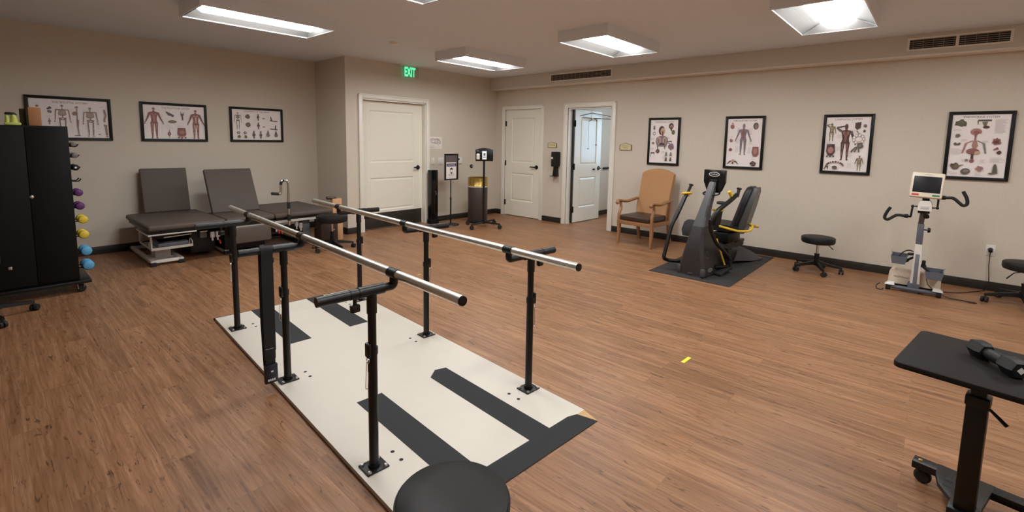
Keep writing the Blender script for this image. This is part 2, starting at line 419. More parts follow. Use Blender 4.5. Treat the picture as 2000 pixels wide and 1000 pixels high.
tag(rail.obj('wall_rail', 'black'), 'short black rail on the wall behind the open door', 'rail')

# ---------------------------------------------------------------- doors
def door_leaf(mb, w, h, t, panels, z0=.012):
    """moulded two-panel leaf, front at y=0 going back to y=t, x from 0 to w"""
    xs = [0, panels[0][0], panels[0][2], w]
    mb.box((0, 0, z0), (xs[1], t, h)); mb.box((xs[2], 0, z0), (w, t, h))
    zs = [z0]+[v for p in sorted(panels, key=lambda p: p[1]) for v in (p[1], p[3])]+[h]
    for i in range(0, len(zs), 2): mb.box((xs[1], 0, zs[i]), (xs[2], t, zs[i+1]))
    for x0, a, x1, b_ in panels:
        for yy, sgn in ((0, 1), (t, -1)):
            r = [(x0, yy, a), (x1, yy, a), (x1, yy, b_), (x0, yy, b_)]
            q = [(x0+.018, yy+.012*sgn, a+.018), (x1-.018, yy+.012*sgn, a+.018), (x1-.018, yy+.012*sgn, b_-.018), (x0+.018, yy+.012*sgn, b_-.018)]
            u = [(x0+.045, yy+.004*sgn, a+.045), (x1-.045, yy+.004*sgn, a+.045), (x1-.045, yy+.004*sgn, b_-.045), (x0+.045, yy+.004*sgn, b_-.045)]
            for A, B in ((r, q), (q, u)):
                mb.faces([[A[k], A[(k+1) % 4], B[(k+1) % 4], B[k]] for k in range(4)])
            mb.faces([u])
    return mb
def casing(w, h, cw=.072, ct=.02, jamb=.12, stop=True):
    """moulded door surround: opening x 0..w, z 0..h, wall face at y=0"""
    mb = MB(); a, b_ = -.006, w+.006; H2 = h+.006
    for x0, x1 in ((a-cw, a), (b_, b_+cw)):
        mb.box((x0, -ct, 0), (x1, 0, H2+cw), bev=.004); 
    mb.box((a, -ct, H2), (b_, 0, H2+cw), bev=.004)
    for x0, x1 in ((a-cw, a-cw+.018), (b_+cw-.018, b_+cw)): mb.box((x0, -ct-.008, 0), (x1, -ct, H2+cw), bev=.003)
    mb.box((a-cw, -ct-.008, H2+cw-.018), (b_+cw, -ct, H2+cw), bev=.003)
    mb.box((-.006, 0, 0), (.014, jamb, h)); mb.box((w-.014, 0, 0), (w+.006, jamb, h)); mb.box((-.006, 0, h-.014), (w+.006, jamb, h+.006))
    return mb
def lever(parent, x, y, z, side, front=-1):
    mb = MB(); mb.lathe([(0, 0), (.037, 0), (.039, .006), (.034, .014), (0, .015)], (x, y, z), axis='Y') if front < 0 else mb.lathe([(0, 0), (.032, 0), (.034, -.006), (.03, -.012), (0, -.013)], (x, y, z), axis='Y')
    f = front
    mb.tube(fillet([(x, y+f*.01, z), (x, y+f*.055, z), (x+side*.115, y+f*.055, z+.004)], .02), [.013, .011], seg=10)
    return mb.obj('door_handle', 'black', parent=parent)
def hinge(parent, x, y, z, big=False):
    mb = MB(); mb.cyl((x, y-.008, z-.05), (x, y-.008, z+.05), .008); mb.box((x-.016 if big else x-.004, y-.004, z-.05), (x+.018, y+.002, z+.05))
    return mb.obj('hinge', 'black', parent=parent)
# door 1: wide closed door in the back wall, set deep in its frame
d1 = struct(bpy.data.objects.new('door_1', None)); COL.objects.link(d1); d1.location = (BD[0], YD, 0)
casing(BD[1]-BD[0], BD[2], .065, jamb=.13).obj('door_frame', 'trim', parent=d1)
lf = door_leaf(MB(), 1.173, 2.04, .044, [(.15, 1.075, 1.0, 1.90), (.15, .30, 1.0, .83)]).obj('door_leaf', 'door', parent=d1, loc=(.016, .085, 0), smooth=False)
MB().box((.012, -.003, .015), (1.16, 0, .262), bev=.001).obj('kick_plate', 'base', parent=lf)
lever(lf, 1.085, 0, .975, -1)
# door 2: closed door in the right wall
d2 = struct(bpy.data.objects.new('door_2', None)); COL.objects.link(d2); d2.location = (XR, D2[1], 0); d2.rotation_euler.z = RW
casing(D2[1]-D2[0], D2[2], .068).obj('door_frame', 'trim', parent=d2)
lf = door_leaf(MB(), .85, 2.03, .044, [(.145, 1.045, .705, 1.895), (.145, .30, .705, .845)]).obj('door_leaf', 'door', parent=d2, loc=(.015, .006, 0), smooth=False)
lever(lf, .775, 0, .975, -1)
for z in (1.79, 1.026, .256): hinge(d2, .008, .004, z)
# door 3: open door, leaf swung into the side room
d3 = struct(bpy.data.objects.new('door_3', None)); COL.objects.link(d3); d3.location = (XR, D3[1], 0); d3.rotation_euler.z = RW
casing(D3[1]-D3[0], D3[2], .078).obj('door_frame', 'trim', parent=d3)
lf3 = door_leaf(MB(), .84, 2.025, .044, [(.17, 1.045, .69, 1.89), (.17, .27, .69, .825)]).obj('door_leaf', 'door', parent=d3, loc=(.05, .145, 0), rot=(0, 0, PI/2-R_(2.)), smooth=False)
lever(lf3, .775, 0, .975, -1)
MB().lathe([(0, 0), (.016, 0), (.014, .035), (0, .035)], (.60, 0, .955), axis='Y').obj('door_stop', 'black', parent=lf3)
for z in (1.78, 1.02, .25):
    MB().box((-.012, -.004, z-.055), (.028, .004, z+.055), bev=.002).cyl((-.012, -.004, z-.055), (-.012, -.004, z+.055), .009).obj('hinge', 'black', parent=d3, loc=(.045, .135, 0), rot=(0, 0, 0))
# dark strip standing in for the shade in the gap between leaf and jamb
MB().box((.016, .100, .02), (.046, .135, 2.02)).obj('door_gap_shade', 'rubber', parent=d3)

# over-door pulley rack hung on the open door
ang3 = -R_(2.)
pu = thing('overdoor_pulley', 'black wire over-door pulley rack hung on the open door leaf', 'exercise pulley', (XR+.145, D3[1]-.05, 0), ang3)
mb = MB(); mb.box((.485, -.004, 1.86), (.515, -.001, 2.03)).box((.485, -.004, 2.028), (.515, .05, 2.032)).box((.485, .046, 1.95), (.515, .05, 2.03)); mb.obj('hanger_plate', 'white', parent=pu)
mb = MB(); mb.tube(fillet([(.13, -.012, 1.92), (.50, -.012, 1.99), (1.02, -.10, 1.945), (1.04, -.10, 1.90)], .03), .006, seg=8); mb.tube([(.2, -.012, 1.90), (.47, -.012, 1.895), (.47, -.03, 1.87), (.37, -.03, 1.83)], .006, seg=8)
mb.tube([(.55, -.012, 1.895), (1.02, -.10, 1.90)], .006, seg=8); mb.tube([(.55, -.012, 1.895), (.59, -.03, 1.88), (.63, -.03, 1.84)], .007, seg=8); mb.obj('wire_arm', 'black', parent=pu)
for x, z0, z1, y in ((.37, 1.83, 1.34, -.03), (.625, 1.84, 1.41, -.03), (1.04, 1.90, 1.30, -.1)):
    MB().cyl((x, y, z0), (x, y, z1), .0022, seg=6).ball((x, y, z1), .012).obj('cord', 'black' if z1 != 1.34 else 'greyplastic', parent=pu)

# ---------------------------------------------------------------- ceiling lights
def ceiling_light(x, y, label):
    t = thing('ceiling_light', label, 'ceiling light', (x, y, HC), 0, 'boxed ceiling lights')
    L, W, D = .60, .305, .12
    mb = MB(); q = .012
    for a, b_ in (((-L, -W), (L, -W+q)), ((-L, W-q), (L, W)), ((-L, -W+q), (-L+q, W-q)), ((L-q, -W+q), (L, W-q))):
        mb.box((*a, -D), (*b_, 0))
    mb.box((-L+q, -W+q, -.012), (L-q, W-q, -.002))
    mb.obj('housing', 'fixture', parent=t, smooth=False)
    rf = MB(); n = 8    # curved side wings rising to the lamp basket
    for s in (-1, 1):
        pr = [(s*(W-q-(W-q-.12)*k/n), -D+.008+.075*math.sin(k/n*PI/2)) for k in range(n+1)]
        for A, B in zip(pr, pr[1:]):
            rf.faces([[(-L+q, A[0], A[1]), (L-q, A[0], A[1]), (L-q, B[0], B[1]), (-L+q, B[0], B[1])]])
    rf.box((-L+q, -W+q, -D), (-L+q+.01, W-q, -D+.006)).box((L-q-.01, -W+q, -D), (L-q, W-q, -D+.006))
    for s in (-1, 1):   # end plates sloping up
        rf.faces([[(s*(L-q), -W+q, -D+.006), (s*(L-q), W-q, -D+.006), (s*(L-q-.075), .13, -.03), (s*(L-q-.075), -.13, -.03)]])
    rf.obj('reflector', 'reflector', parent=t)
    ln = MB(); k = 8; secs = []
    for xx, sc in ((-L+.06, .25), (-L+.075, .7), (-L+.11, 1.), (L-.11, 1.), (L-.075, .7), (L-.06, .25)):
        secs.append([(xx, .135*math.cos(PI*i/k)*(.6+.4*sc), -.025-.082*sc*math.sin(PI*i/k)) for i in range(k+1)])
    ln.loft(secs); ln.obj('diffuser', 'lens', parent=t)
    return t
cl = {}
for key, x, y, lab in (('A', 1.905, 4.93, 'lit boxed ceiling light above the treatment tables, leftmost in view'),
    ('B', 1.88, 2.87, 'ceiling light cut off by the top edge, only its corner showing'),
    ('C', 4.87, 4.93, 'lit ceiling light farthest away, beside the green exit sign'),
    ('D', 4.89, 2.87, 'lit ceiling light in front of the plain single wall vent'),
    ('E', 4.88, .79, 'lit ceiling light nearest the camera at upper right, rounded lens in full view')):
    cl[key] = (x, y, lab)
first = None
for key in 'ABCDE':
    x, y, lab = cl[key]
    if first is None: first = ceiling_light(x, y, lab)
    else: copy_thing(first, (x, y, HC), 0, lab)
for x, y in ((1.9, .79), (4.88, -1.3), (1.9, -1.3)):
    copy_thing(first, (x, y, HC), 0, 'boxed ceiling light behind the camera, out of the photo')

# smoke detector, exit sign, vents
mb = MB().lathe([(0, 0), (.05, 0), (.052, -.012), (.04, -.03), (.02, -.034), (0, -.034)]); o = mb.obj('smoke_detector', 'trim', loc=(3.55, 5.15, HC)); tag(o, 'small round smoke detector on the ceiling near the exit sign', 'smoke detector')
ex = thing('exit_sign', 'clear edge-lit exit sign with green EXIT letters above the wide door', 'exit sign', (4.79, YD-.06, HC))
MB().box((-.18, -.025, -.022), (.18, .025, 0), bev=.003).obj('canopy', 'ventframe', parent=ex)
MB().box((-.165, -.004, -.205), (.165, .004, -.022)).obj('panel', 'acrylic', parent=ex, smooth=False)
mb = MB().box((-.172, -.005, -.21), (-.165, .005, -.022)).box((.165, -.005, -.21), (.172, .005, -.022)).box((-.172, -.005, -.212), (.172, .005, -.205)); mb.obj('panel_edge', 'white', parent=ex)
MB().text('EXIT', 0, -.108, .215, -.0055, h=.15, bold=.035).obj('lettering', 'exit', parent=ex, smooth=False)
def vent(y, L, halves, label):
    t = thing('air_vent', label, 'air vent', (6.715, y, 2.548), RW, 'vents in the wall soffit')
    h = .067; mb = MB()
    for a, b_ in (((-L, -h), (L, -h+.018)), ((-L, h-.018), (L, h)), ((-L, -h+.018), (-L+.022, h-.018)), ((L-.022, -h+.018), (L, h-.018))):
        mb.box((a[0], -.012, a[1]), (b_[0], 0, b_[1]), bev=.002)
    if halves: mb.box((-.012, -.012, -h+.018), (.012, 0, h-.018))
    mb.obj('vent_frame', 'ventframe', parent=t)
    MB().box((-L+.022, -.003, -h+.018), (L-.022, 0, h-.018)).obj('vent_backing', 'ventdark', parent=t)
    mb = MB()
    for i in range(5):
        z = -h+.03+i*.0195; mb.box((-L+.022, -.01, z), (L-.022, -.004, z+.006))
    for k in range(int(L/.04)):
        x = -L+.05+k*.08; mb.box((x, -.008, -h+.02), (x+.003, -.003, h-.02))
    mb.obj('grille', 'ventfin', parent=t, smooth=False)
vent(4.50, .61, False, 'single long air vent in the soffit over the open door')
vent(-.05, .395, True, 'two-part air vent in the soffit at the upper right')

# ---------------------------------------------------------------- wall posters
class Art:
    """flat chart drawing on a sheet w x h; coordinates run 0..1 left to right and top to bottom"""
    def __init__(s, w, h): s.mb = MB(); s.w = w; s.h = h; s.y = -.0140; s.mb.box((-w/2, -.0138, -h/2), (w/2, -.006, h/2), 'pinkpaper')
    def P(s, u, v): return (-s.w/2+u*s.w, s.y, s.h/2-v*s.h)
    def up(s): s.y -= .00018
    def poly(s, pts, m): s.up(); s.mb.faces([[s.P(*p) for p in pts]], m)
    def ell(s, u, v, ru, rv, m, n=14, rot=0):
        s.up(); c, sn = math.cos(rot), math.sin(rot); k = s.w/s.h; pts = []
        for i in range(n):
            a = -2*PI*i/n; x = ru*math.cos(a); y = rv*math.sin(a)/k
            pts.append((u+x*c-y*sn, v+(x*sn+y*c)*k))
        s.mb.faces([[s.P(*p) for p in pts]], m)
    def limb(s, a, b, wa, wb, m):
        s.up(); A = Vector((a[0]*s.w, a[1]*s.h)); B = Vector((b[0]*s.w, b[1]*s.h)); d = (B-A).normalized(); n = Vector((-d.y, d.x))
        wa *= s.w; wb *= s.w; q = [A+n*wa, A-n*wa, B-n*wb, B+n*wb]
        s.mb.faces([[s.P(p.x/s.w, p.y/s.h) for p in q]], m)
    def lines(s, u, v, w, n, dv=.018, m='i_ltext', th=.0035):
        for i in range(n):
            ww = w*random.uniform(.6, 1.); s.up(); s.mb.faces([[s.P(u, v+i*dv), s.P(u+ww, v+i*dv), s.P(u+ww, v+i*dv+th), s.P(u, v+i*dv+th)]], m)
    def title(s, t, v, w, m='i_ink', u=.5): s.up(); p = s.P(u, v); s.mb.text(t, p[0], p[2], w*s.w, s.y, m)
    def blob(s, u, v, r, m, m2=None, k=6, n=16):
        rr = [r*(.75+.35*random.random()) for _ in range(n)]; kk = s.w/s.h
        s.poly([(u+rr[i]*math.cos(-2*PI*i/n), v+rr[i]*math.sin(-2*PI*i/n)*kk) for i in range(n)], m)
        if m2:
            for _ in range(k):
                a = random.uniform(0, 6.28); q = r*random.uniform(0, .55)
                s.ell(u+q*math.cos(a), v+q*math.sin(a)*kk, r*random.uniform(.1, .26), r*random.uniform(.08, .2), m2, 8, random.uniform(0, 3))
    def body(s, u, v, hh, m, m2=None, arm=.2, wide=1., armup=False):
        """standing figure: hh is its height as a share of the sheet"""
        k = hh*s.h/s.w; W_ = lambda x: u+x*k*wide; V = lambda y: v+y*hh
        s.ell(u, V(.065), .042*k, .055*k, m)
        s.limb((u, V(.11)), (u, V(.16)), .022*k, .03*k, m)
        s.poly([(W_(-.12), V(.175)), (W_(-.03), V(.15)), (W_(.03), V(.15)), (W_(.12), V(.175)), (W_(.085), V(.33)), (W_(.075), V(.40)), (W_(.095), V(.50)), (W_(0), V(.53)), (W_(-.095), V(.50)), (W_(-.075), V(.40)), (W_(-.085), V(.33))], m)
        for sg in (-1, 1):
            if armup and sg < 0:
                s.limb((W_(-.11), V(.19)), (W_(-.22), V(.09)), .032*k, .024*k, m); s.limb((W_(-.22), V(.09)), (W_(-.03), V(.045)), .024*k, .016*k, m)
            else:
                s.limb((W_(sg*.115), V(.185)), (W_(sg*(.125+arm*.4)), V(.35)), .032*k, .026*k, m); s.limb((W_(sg*(.125+arm*.4)), V(.35)), (W_(sg*(.125+arm)), V(.50)), .025*k, .016*k, m)
                s.ell(W_(sg*(.13+arm)), V(.525), .017*k, .03*k, m)
            s.limb((W_(sg*.055), V(.49)), (W_(sg*.06), V(.73)), .05*k, .03*k, m); s.limb((W_(sg*.06), V(.73)), (W_(sg*.06), V(.95)), .034*k, .016*k, m)
            s.poly([(W_(sg*.045), V(.94)), (W_(sg*.075), V(.94)), (W_(sg*.10), V(.99)), (W_(sg*.045), V(.99))][::sg], m)
        if m2:
            for sg in (-1, 1):
                s.ell(W_(sg*.045), V(.235), .035*k, .035*k, m2); s.limb((W_(sg*.05), V(.53)), (W_(sg*.055), V(.70)), .016*k, .01*k, m2); s.ell(W_(sg*.06), V(.79), .015*k, .04*k, m2)
            s.limb((u, V(.27)), (u, V(.47)), .03*k, .02*k, m2)
        return s
    def skeleton(s, u, v, hh, m='i_bone', side=False):
        k = hh*s.h/s.w; W_ = lambda x: u+x*k; V = lambda y: v+y*hh
        s.ell(u, V(.055), .04*k, .05*k, m); s.limb((u, V(.10)), (u, V(.48)), .012*k, .014*k, m)
        if side:
            s.ell(W_(-.05), V(.26), .07*k, .095*k, m)
            s.limb((W_(.01), V(.47)), (W_(0), V(.72)), .03*k, .02*k, m); s.limb((W_(0), V(.72)), (W_(.02), V(.95)), .018*k, .012*k, m); s.limb((W_(.05), V(.975)), (W_(-.1), V(.985)), .018*k, .01*k, m)
            return
        s.limb((W_(-.15), V(.18)), (W_(.15), V(.18)), .015*k, .015*k, m)
        s.poly([(W_(-.08), V(.19)), (W_(.08), V(.19)), (W_(.10), V(.34)), (W_(.05), V(.37)), (W_(-.05), V(.37)), (W_(-.10), V(.34))], m)
        for i in range(5): s.limb((W_(-.075), V(.215+i*.028)), (W_(.075), V(.215+i*.028)), .003*k, .003*k, 'pinkpaper')
        s.poly([(W_(-.10), V(.44)), (W_(.10), V(.44)), (W_(.07), V(.52)), (W_(-.07), V(.52))], m); s.ell(W_(0), V(.475), .03*k, .02*k, 'pinkpaper')
        for sg in (-1, 1):
            s.limb((W_(sg*.15), V(.18)), (W_(sg*.17), V(.36)), .014*k, .010*k, m); s.limb((W_(sg*.17), V(.36)), (W_(sg*.185), V(.52)), .012*k, .009*k, m); s.ell(W_(sg*.19), V(.56), .018*k, .035*k, m)
            s.limb((W_(sg*.07), V(.51)), (W_(sg*.06), V(.73)), .016*k, .013*k, m); s.limb((W_(sg*.06), V(.74)), (W_(sg*.055), V(.95)), .018*k, .01*k, m); s.ell(W_(sg*.07), V(.975), .03*k, .015*k, m)

def poster(name, loc, rz, w, h, title, draw, label):
    t = thing('framed_poster', label, 'framed poster', loc, rz, 'framed anatomy charts')
    fw = .032; mb = MB()
    for sgn in (-1, 1):
        mb.prism([(sgn*w/2, -h/2), (sgn*w/2, h/2), (sgn*(w/2-fw), h/2-fw), (sgn*(w/2-fw), -h/2+fw)], -.026, 0, bev=.002)
        mb.prism([(-w/2, sgn*h/2), (w/2, sgn*h/2), (w/2-fw, sgn*(h/2-fw)), (-w/2+fw, sgn*(h/2-fw))], -.026, 0, bev=.002)
    mb.obj('picture_frame', 'frame', parent=t)
    a = Art(w-2*fw+.006, h-2*fw+.006); draw(a)
    a.mb.obj('chart_print', None, parent=t, smooth=False)
def d_skeletal(a):
    a.title('THE SKELETAL SYSTEM', .085, .44)
    a.lines(.05, .12, .1, 2); a.blob(.10, .20, .022, 'i_bone'); a.ell(.245, .33, .03, .04, 'i_mauve', rot=.5); a.limb((.215, .27), (.265, .22), .012, .022, 'i_ink'); a.lines(.2, .44, .07, 2)
    a.blob(.235, .58, .022, 'i_grey'); a.limb((.235, .5), (.235, .66), .007, .01, 'i_bone')
    a.skeleton(.40, .13, .80); a.skeleton(.585, .15, .80, side=True); a.skeleton(.755, .17, .80)
    pts = [(.945, .22), (.955, .30), (.962, .38), (.95, .46), (.94, .52), (.945, .56)]
    for p, q in zip(pts, pts[1:]): a.limb(p, q, .011, .011, 'i_bone')
    a.limb((.93, .64), (.975, .67), .01, .014, 'i_bone'); a.limb((.958, .66), (.965, .92), .011, .012, 'i_bone'); a.ell(.965, .945, .018, .014, 'i_bone')
    a.ell(.865, .90, .018, .012, 'i_grey')
    for u in (.31, .49, .67, .84): a.lines(u, .25, .05, 9, .06); a.lines(u, .55, .04, 5, .07)
    a.lines(.88, .16, .1, 1); a.lines(.05, .6, .12, 10, .03)
def d_muscular(a):
    a.title('THE MUSCULAR SYSTEM', .085, .46, u=.52)
    a.body(.165, .06, .93, 'i_muscle', 'i_mus2', .13, .92); a.body(.845, .08, .91, 'i_muscle', 'i_skin', .13, .92)
    a.limb((.36, .2), (.48, .32), .012, .02, 'i_drab'); a.blob(.41, .26, .03, 'i_drab'); a.ell(.455, .48, .07, .042, 'i_olive2'); a.ell(.455, .48, .025, .02, 'i_bone')
    a.blob(.62, .27, .028, 'i_drab'); a.limb((.62, .24), (.625, .43), .014, .009, 'i_drab'); a.limb((.605, .28), (.595, .17), .006, .003, 'i_drab'); a.limb((.635, .28), (.65, .18), .006, .003, 'i_drab')
    a.ell(.395, .84, .024, .062, 'i_muscle'); a.limb((.395, .72), (.395, .97), .005, .004, 'i_bone')
    a.poly([(.535, .66), (.66, .66), (.672, .86), (.64, .92), (.56, .92), (.525, .86)], 'i_muscle'); a.ell(.6, .79, .045, .05, 'i_mus2')
    for p in ((.545, .95), (.655, .95), (.6, .96)): a.blob(p[0], p[1], .018, 'i_muscle')
    for u in (.03, .27, .70, .94): a.lines(u, .3, .05, 9, .06)
    a.lines(.36, .13, .08, 1); a.lines(.33, .6, .12, 3, .04); a.lines(.52, .6, .1, 2)
def d_ligaments(a):
    a.title('LIGAMENTS OF THE JOINTS', .075, .52)
    a.skeleton(.115, .10, .56, 'i_drab')
    for u, v, r in ((.31, .24, .05), (.31, .50, .05)): a.blob(u, v, r, 'i_drab', 'i_bone')
    for v in (.24, .52): a.blob(.52, v, .03, 'i_drab'); a.limb((.52, v-.1), (.52, v+.12), .012, .01, 'i_ink'); a.ell(.63, v+.04, .03, .016, 'i_grey')
    for v in (.34, .62): a.limb((.76, v), (.92, v+.02), .008, .01, 'i_drab'); a.limb((.78 if v < .5 else .88, v-.13), (.80 if v < .5 else .87, v+.02), .008, .014, 'i_ink')
    for u in (.115, .245): a.ell(u, .77, .033, .04, 'i_drab'); a.ell(u, .77, .014, .016, 'pinkpaper'); a.blob(u+.01, .90, .035, 'i_olive2')
    for u in (.42, .56): a.blob(u, .83, .034, 'i_drab', 'i_bone'); a.limb((u, .70), (u, .95), .012, .012, 'i_drab')
    for u in (.71, .88): a.blob(u, .84, .04, 'i_grey', 'i_bone'); a.limb((u, .68), (u, .80), .006, .024, 'i_drab')
    for u in (.2, .42, .68): a.lines(u, .18, .06, 6, .06); a.lines(u, .66, .05, 5, .06)
def d_respiratory(a):
    a.title('RESPIRATORY SYSTEM', .055, .66)
    a.limb((.14, .14), (.15, .24), .035, .02, 'i_mauve'); a.blob(.145, .20, .04, 'i_ink'); a.ell(.15, .32, .05, .045, 'i_grey'); a.ell(.15, .32, .03, .028, 'pinkpaper')
    a.ell(.75, .15, .085, .07, 'i_dbrown'); a.ell(.76, .16, .05, .045, 'i_mus2'); a.limb((.75, .18), (.76, .26), .04, .02, 'i_dbrown'); a.ell(.83, .29, .06, .055, 'i_drab'); a.ell(.84, .3, .03, .03, 'i_olive2')
    a.ell(.42, .25, .11, .105, 'i_dbrown'); a.ell(.46, .27, .08, .085, 'i_skin'); a.limb((.46, .26), (.46, .37), .03, .03, 'i_muscle')
    a.poly([(.24, .42), (.36, .37), (.54, .37), (.64, .42), (.66, .52), (.60, .62), (.28, .62), (.22, .52)], 'i_mauve')
    for sg in (-1, 1): a.ell(.44+sg*.10, .48, .07, .085, 'i_skin'); a.ell(.44+sg*.11, .49, .035, .06, 'i_grey')
    a.limb((.36, .56), (.54, .56), .035, .035, 'i_dbrown'); a.limb((.30, .61), (.30, .68), .03, .01, 'i_grey'); a.limb((.55, .61), (.56, .68), .03, .01, 'i_grey')
    a.limb((.62, .50), (.80, .50), .01, .025, 'i_drab'); a.limb((.66, .53), (.82, .58), .008, .02, 'i_ink'); a.blob(.78, .62, .12, 'i_mauve', 'i_muscle', 9)
    a.blob(.13, .54, .05, 'i_grey', 'i_bone'); a.blob(.31, .72, .075, 'i_dbrown', 'i_mus2'); a.blob(.13, .82, .085, 'i_mauve'); a.ell(.13, .83, .06, .05, 'pinkpaper'); a.limb((.06, .77), (.2, .77), .02, .02, 'i_ink')
    for u, v in ((.62, .79), (.78, .79), (.62, .91), (.78, .91)): a.poly([(u-.045, v+.04), (u+.045, v+.04), (u+.025, v-.05), (u-.01, v-.05)], 'i_drab' if v > .85 else 'i_grey')
    for u, v in ((.05, .42), (.62, .40), (.05, .66), (.45, .72), (.5, .84)): a.lines(u, v, .14, 4, .015)
def d_circulatory(a):
    a.title('CIRCULATORY SYSTEM', .05, .66)
    a.body(.48, .12, .64, 'i_mauve', 'i_grey', .10, 1.); a.ell(.48, .30, .05, .05, 'i_muscle'); a.limb((.48, .22), (.48, .42), .015, .02, 'i_muscle')
    a.blob(.14, .17, .07, 'i_muscle', 'i_bone'); a.limb((.14, .12), (.15, .09), .03, .015, 'i_mus2'); a.ell(.82, .16, .075, .07, 'i_drab'); a.ell(.83, .17, .045, .04, 'i_bone')
    a.blob(.13, .46, .055, 'i_mus2', 'i_muscle'); a.blob(.13, .65, .055, 'i_muscle', 'i_dbrown')
    a.poly([(.77, .58), (.93, .58), (.95, .73), (.9, .78), (.80, .78), (.75, .70)], 'i_muscle'); a.ell(.85, .67, .055, .06, 'i_mus2')
    for sg in (-1, 1): a.limb((.22, .88), (.22+sg*.11, .90), .02, .012, 'i_dbrown'); a.limb((.22+sg*.08, .89), (.22+sg*.16, .95), .018, .008, 'i_dbrown')
    a.blob(.22, .88, .05, 'i_skin'); a.blob(.22, .93, .03, 'i_dbrown'); a.blob(.81, .93, .09, 'i_dbrown', 'i_mauve')
    for u, v in ((.3, .2), (.64, .22), (.28, .4), (.66, .42), (.28, .58), (.64, .6)): a.lines(u, v, .1, 7, .018)
    a.lines(.08, .37, .12, 2); a.lines(.76, .54, .14, 1); a.lines(.76, .83, .14, 1)
def d_lymphatic(a):
    a.title('LYMPHATIC SYSTEM', .05, .60)
    a.body(.47, .14, .66, 'i_dbrown', 'i_muscle', .10, 1., armup=True)
    a.body(.14, .12, .33, 'i_olive2', 'i_skin', .05, 1.1, armup=True)
    a.poly([(.66, .11), (.79, .10), (.78, .20), (.71, .24), (.66, .20)], 'i_dbrown'); a.blob(.88, .17, .05, 'i_drab', 'i_bone'); a.ell(.87, .26, .03, .025, 'i_drab')
    a.limb((.70, .25), (.76, .31), .01, .006, 'i_ink'); a.blob(.76, .32, .02, 'i_ink')
    for i in range(9):
        u = .76+.11*math.cos(i*.7); v = .40+.07*math.sin(i*.7); a.ell(u, v, .032, .03, 'i_bone'); a.ell(u, v, .024, .022, 'pinkpaper')
    a.blob(.80, .52, .08, 'i_drab', 'i_mauve'); 
    for x in (-.08, -.03, .03): a.limb((.76+x*.5, .54), (.74+x*1.6, .64), .012, .02, 'i_drab')
    a.poly([(.06, .50), (.24, .50), (.26, .64), (.2, .71), (.10, .71), (.05, .64)], 'i_dbrown'); a.ell(.155, .61, .07, .06, 'i_mus2')
    for u in (.08, .155, .23): a.blob(u, .725, .024, 'i_dbrown')
    for i in range(11):
        an = PI*(.05+.09*i)*1.15; a.blob(.28+.19*math.cos(an), .90-.075*math.sin(an), .026, 'i_dbrown' if i % 3 else 'i_bone')
    a.blob(.28, .93, .06, 'i_drab'); a.limb((.08, .89), (.04, .97), .012, .008, 'i_ink'); a.limb((.12, .9), (.12, .97), .012, .008, 'i_dbrown')
    a.body(.82, .70, .27, 'i_olive2', 'i_skin', .08, 1.1)
    for u, v in ((.28, .2), (.28, .32), (.58, .24), (.30, .55), (.56, .66), (.56, .84), (.05, .46)): a.lines(u, v, .12, 5, .016)
def d_endocrine(a):
    a.title('ENDOCRINE SYSTEM', .045, .60, 'i_navyink')
    a.blob(.16, .14, .095, 'i_drab', 'i_olive2', 9); a.limb((.06, .15), (.26, .17), .04, .035, 'i_drab'); a.limb((.45, .10), (.68, .10), .02, .02, 'i_drab'); a.limb((.45, .10), (.46, .16), .012, .008, 'i_olive2'); a.limb((.57, .12), (.58, .19), .05, .02, 'i_olive2'); a.ell(.60, .205, .06, .022, 'i_dbrown')
    a.lines(.74, .09, .21, 14, .016)
    a.ell(.44, .28, .10, .055, 'i_mus2'); a.ell(.45, .29, .055, .03, 'i_muscle'); a.ell(.5, .33, .03, .022, 'pinkpaper'); a.limb((.44, .32), (.44, .40), .02, .012, 'i_muscle')
    a.ell(.44, .40, .02, .03, 'i_bone'); a.poly([(.41, .42), (.47, .42), (.50, .50), (.47, .54), (.41, .54), (.39, .49)], 'i_mus2')
    for sg, mt in ((-1, 'i_mus2'), (1, 'i_grey')):
        a.limb((.44+sg*.04, .42), (.44+sg*.15, .46), .008, .012, mt); a.limb((.44+sg*.15, .46), (.44+sg*.20, .62), .02, .014, mt)
    a.ell(.42, .59, .115, .05, 'i_muscle'); a.ell(.50, .61, .05, .03, 'i_skin'); a.limb((.42, .63), (.42, .71), .02, .025, 'i_dbrown'); a.ell(.42, .74, .04, .03, 'i_muscle'); a.ell(.33, .73, .03, .02, 'i_grey')
    a.blob(.13, .34, .05, 'i_grey', 'i_dbrown'); a.limb((.09, .48), (.18, .48), .02, .02, 'i_drab'); a.blob(.10, .47, .03, 'i_drab'); a.blob(.17, .47, .03, 'i_drab')
    a.blob(.80, .43, .085, 'i_muscle', 'i_dbrown', 8); a.limb((.76, .56), (.84, .53), .01, .03, 'i_muscle'); a.blob(.86, .60, .045, 'i_dbrown')
    a.blob(.14, .83, .08, 'i_drab', 'i_olive2'); a.limb((.06, .80), (.12, .82), .02, .01, 'i_dbrown'); a.limb((.2, .83), (.29, .80), .015, .004, 'i_drab'); a.ell(.33, .91, .085, .05, 'i_drab', rot=-.3); a.ell(.34, .90, .05, .025, 'i_grey')
    a.blob(.57, .86, .07, 'i_mus2', 'i_mauve', 8); a.limb((.82, .81), (.83, .93), .03, .045, 'i_drab'); a.ell(.82, .80, .024, .02, 'i_ink'); a.ell(.77, .93, .05, .014, 'i_olive2')
    for u, v, wd, n_ in ((.04, .55, .2, 6), (.72, .68, .24, 6), (.2, .4, .1, 3), (.56, .42, .12, 3), (.5, .92, .14, 4), (.04, .24, .2, 2), (.24, .72, .12, 3), (.56, .72, .1, 4), (.04, .92, .16, 3)): a.lines(u, v, wd, n_, .014)
PW, PH = .735, .495
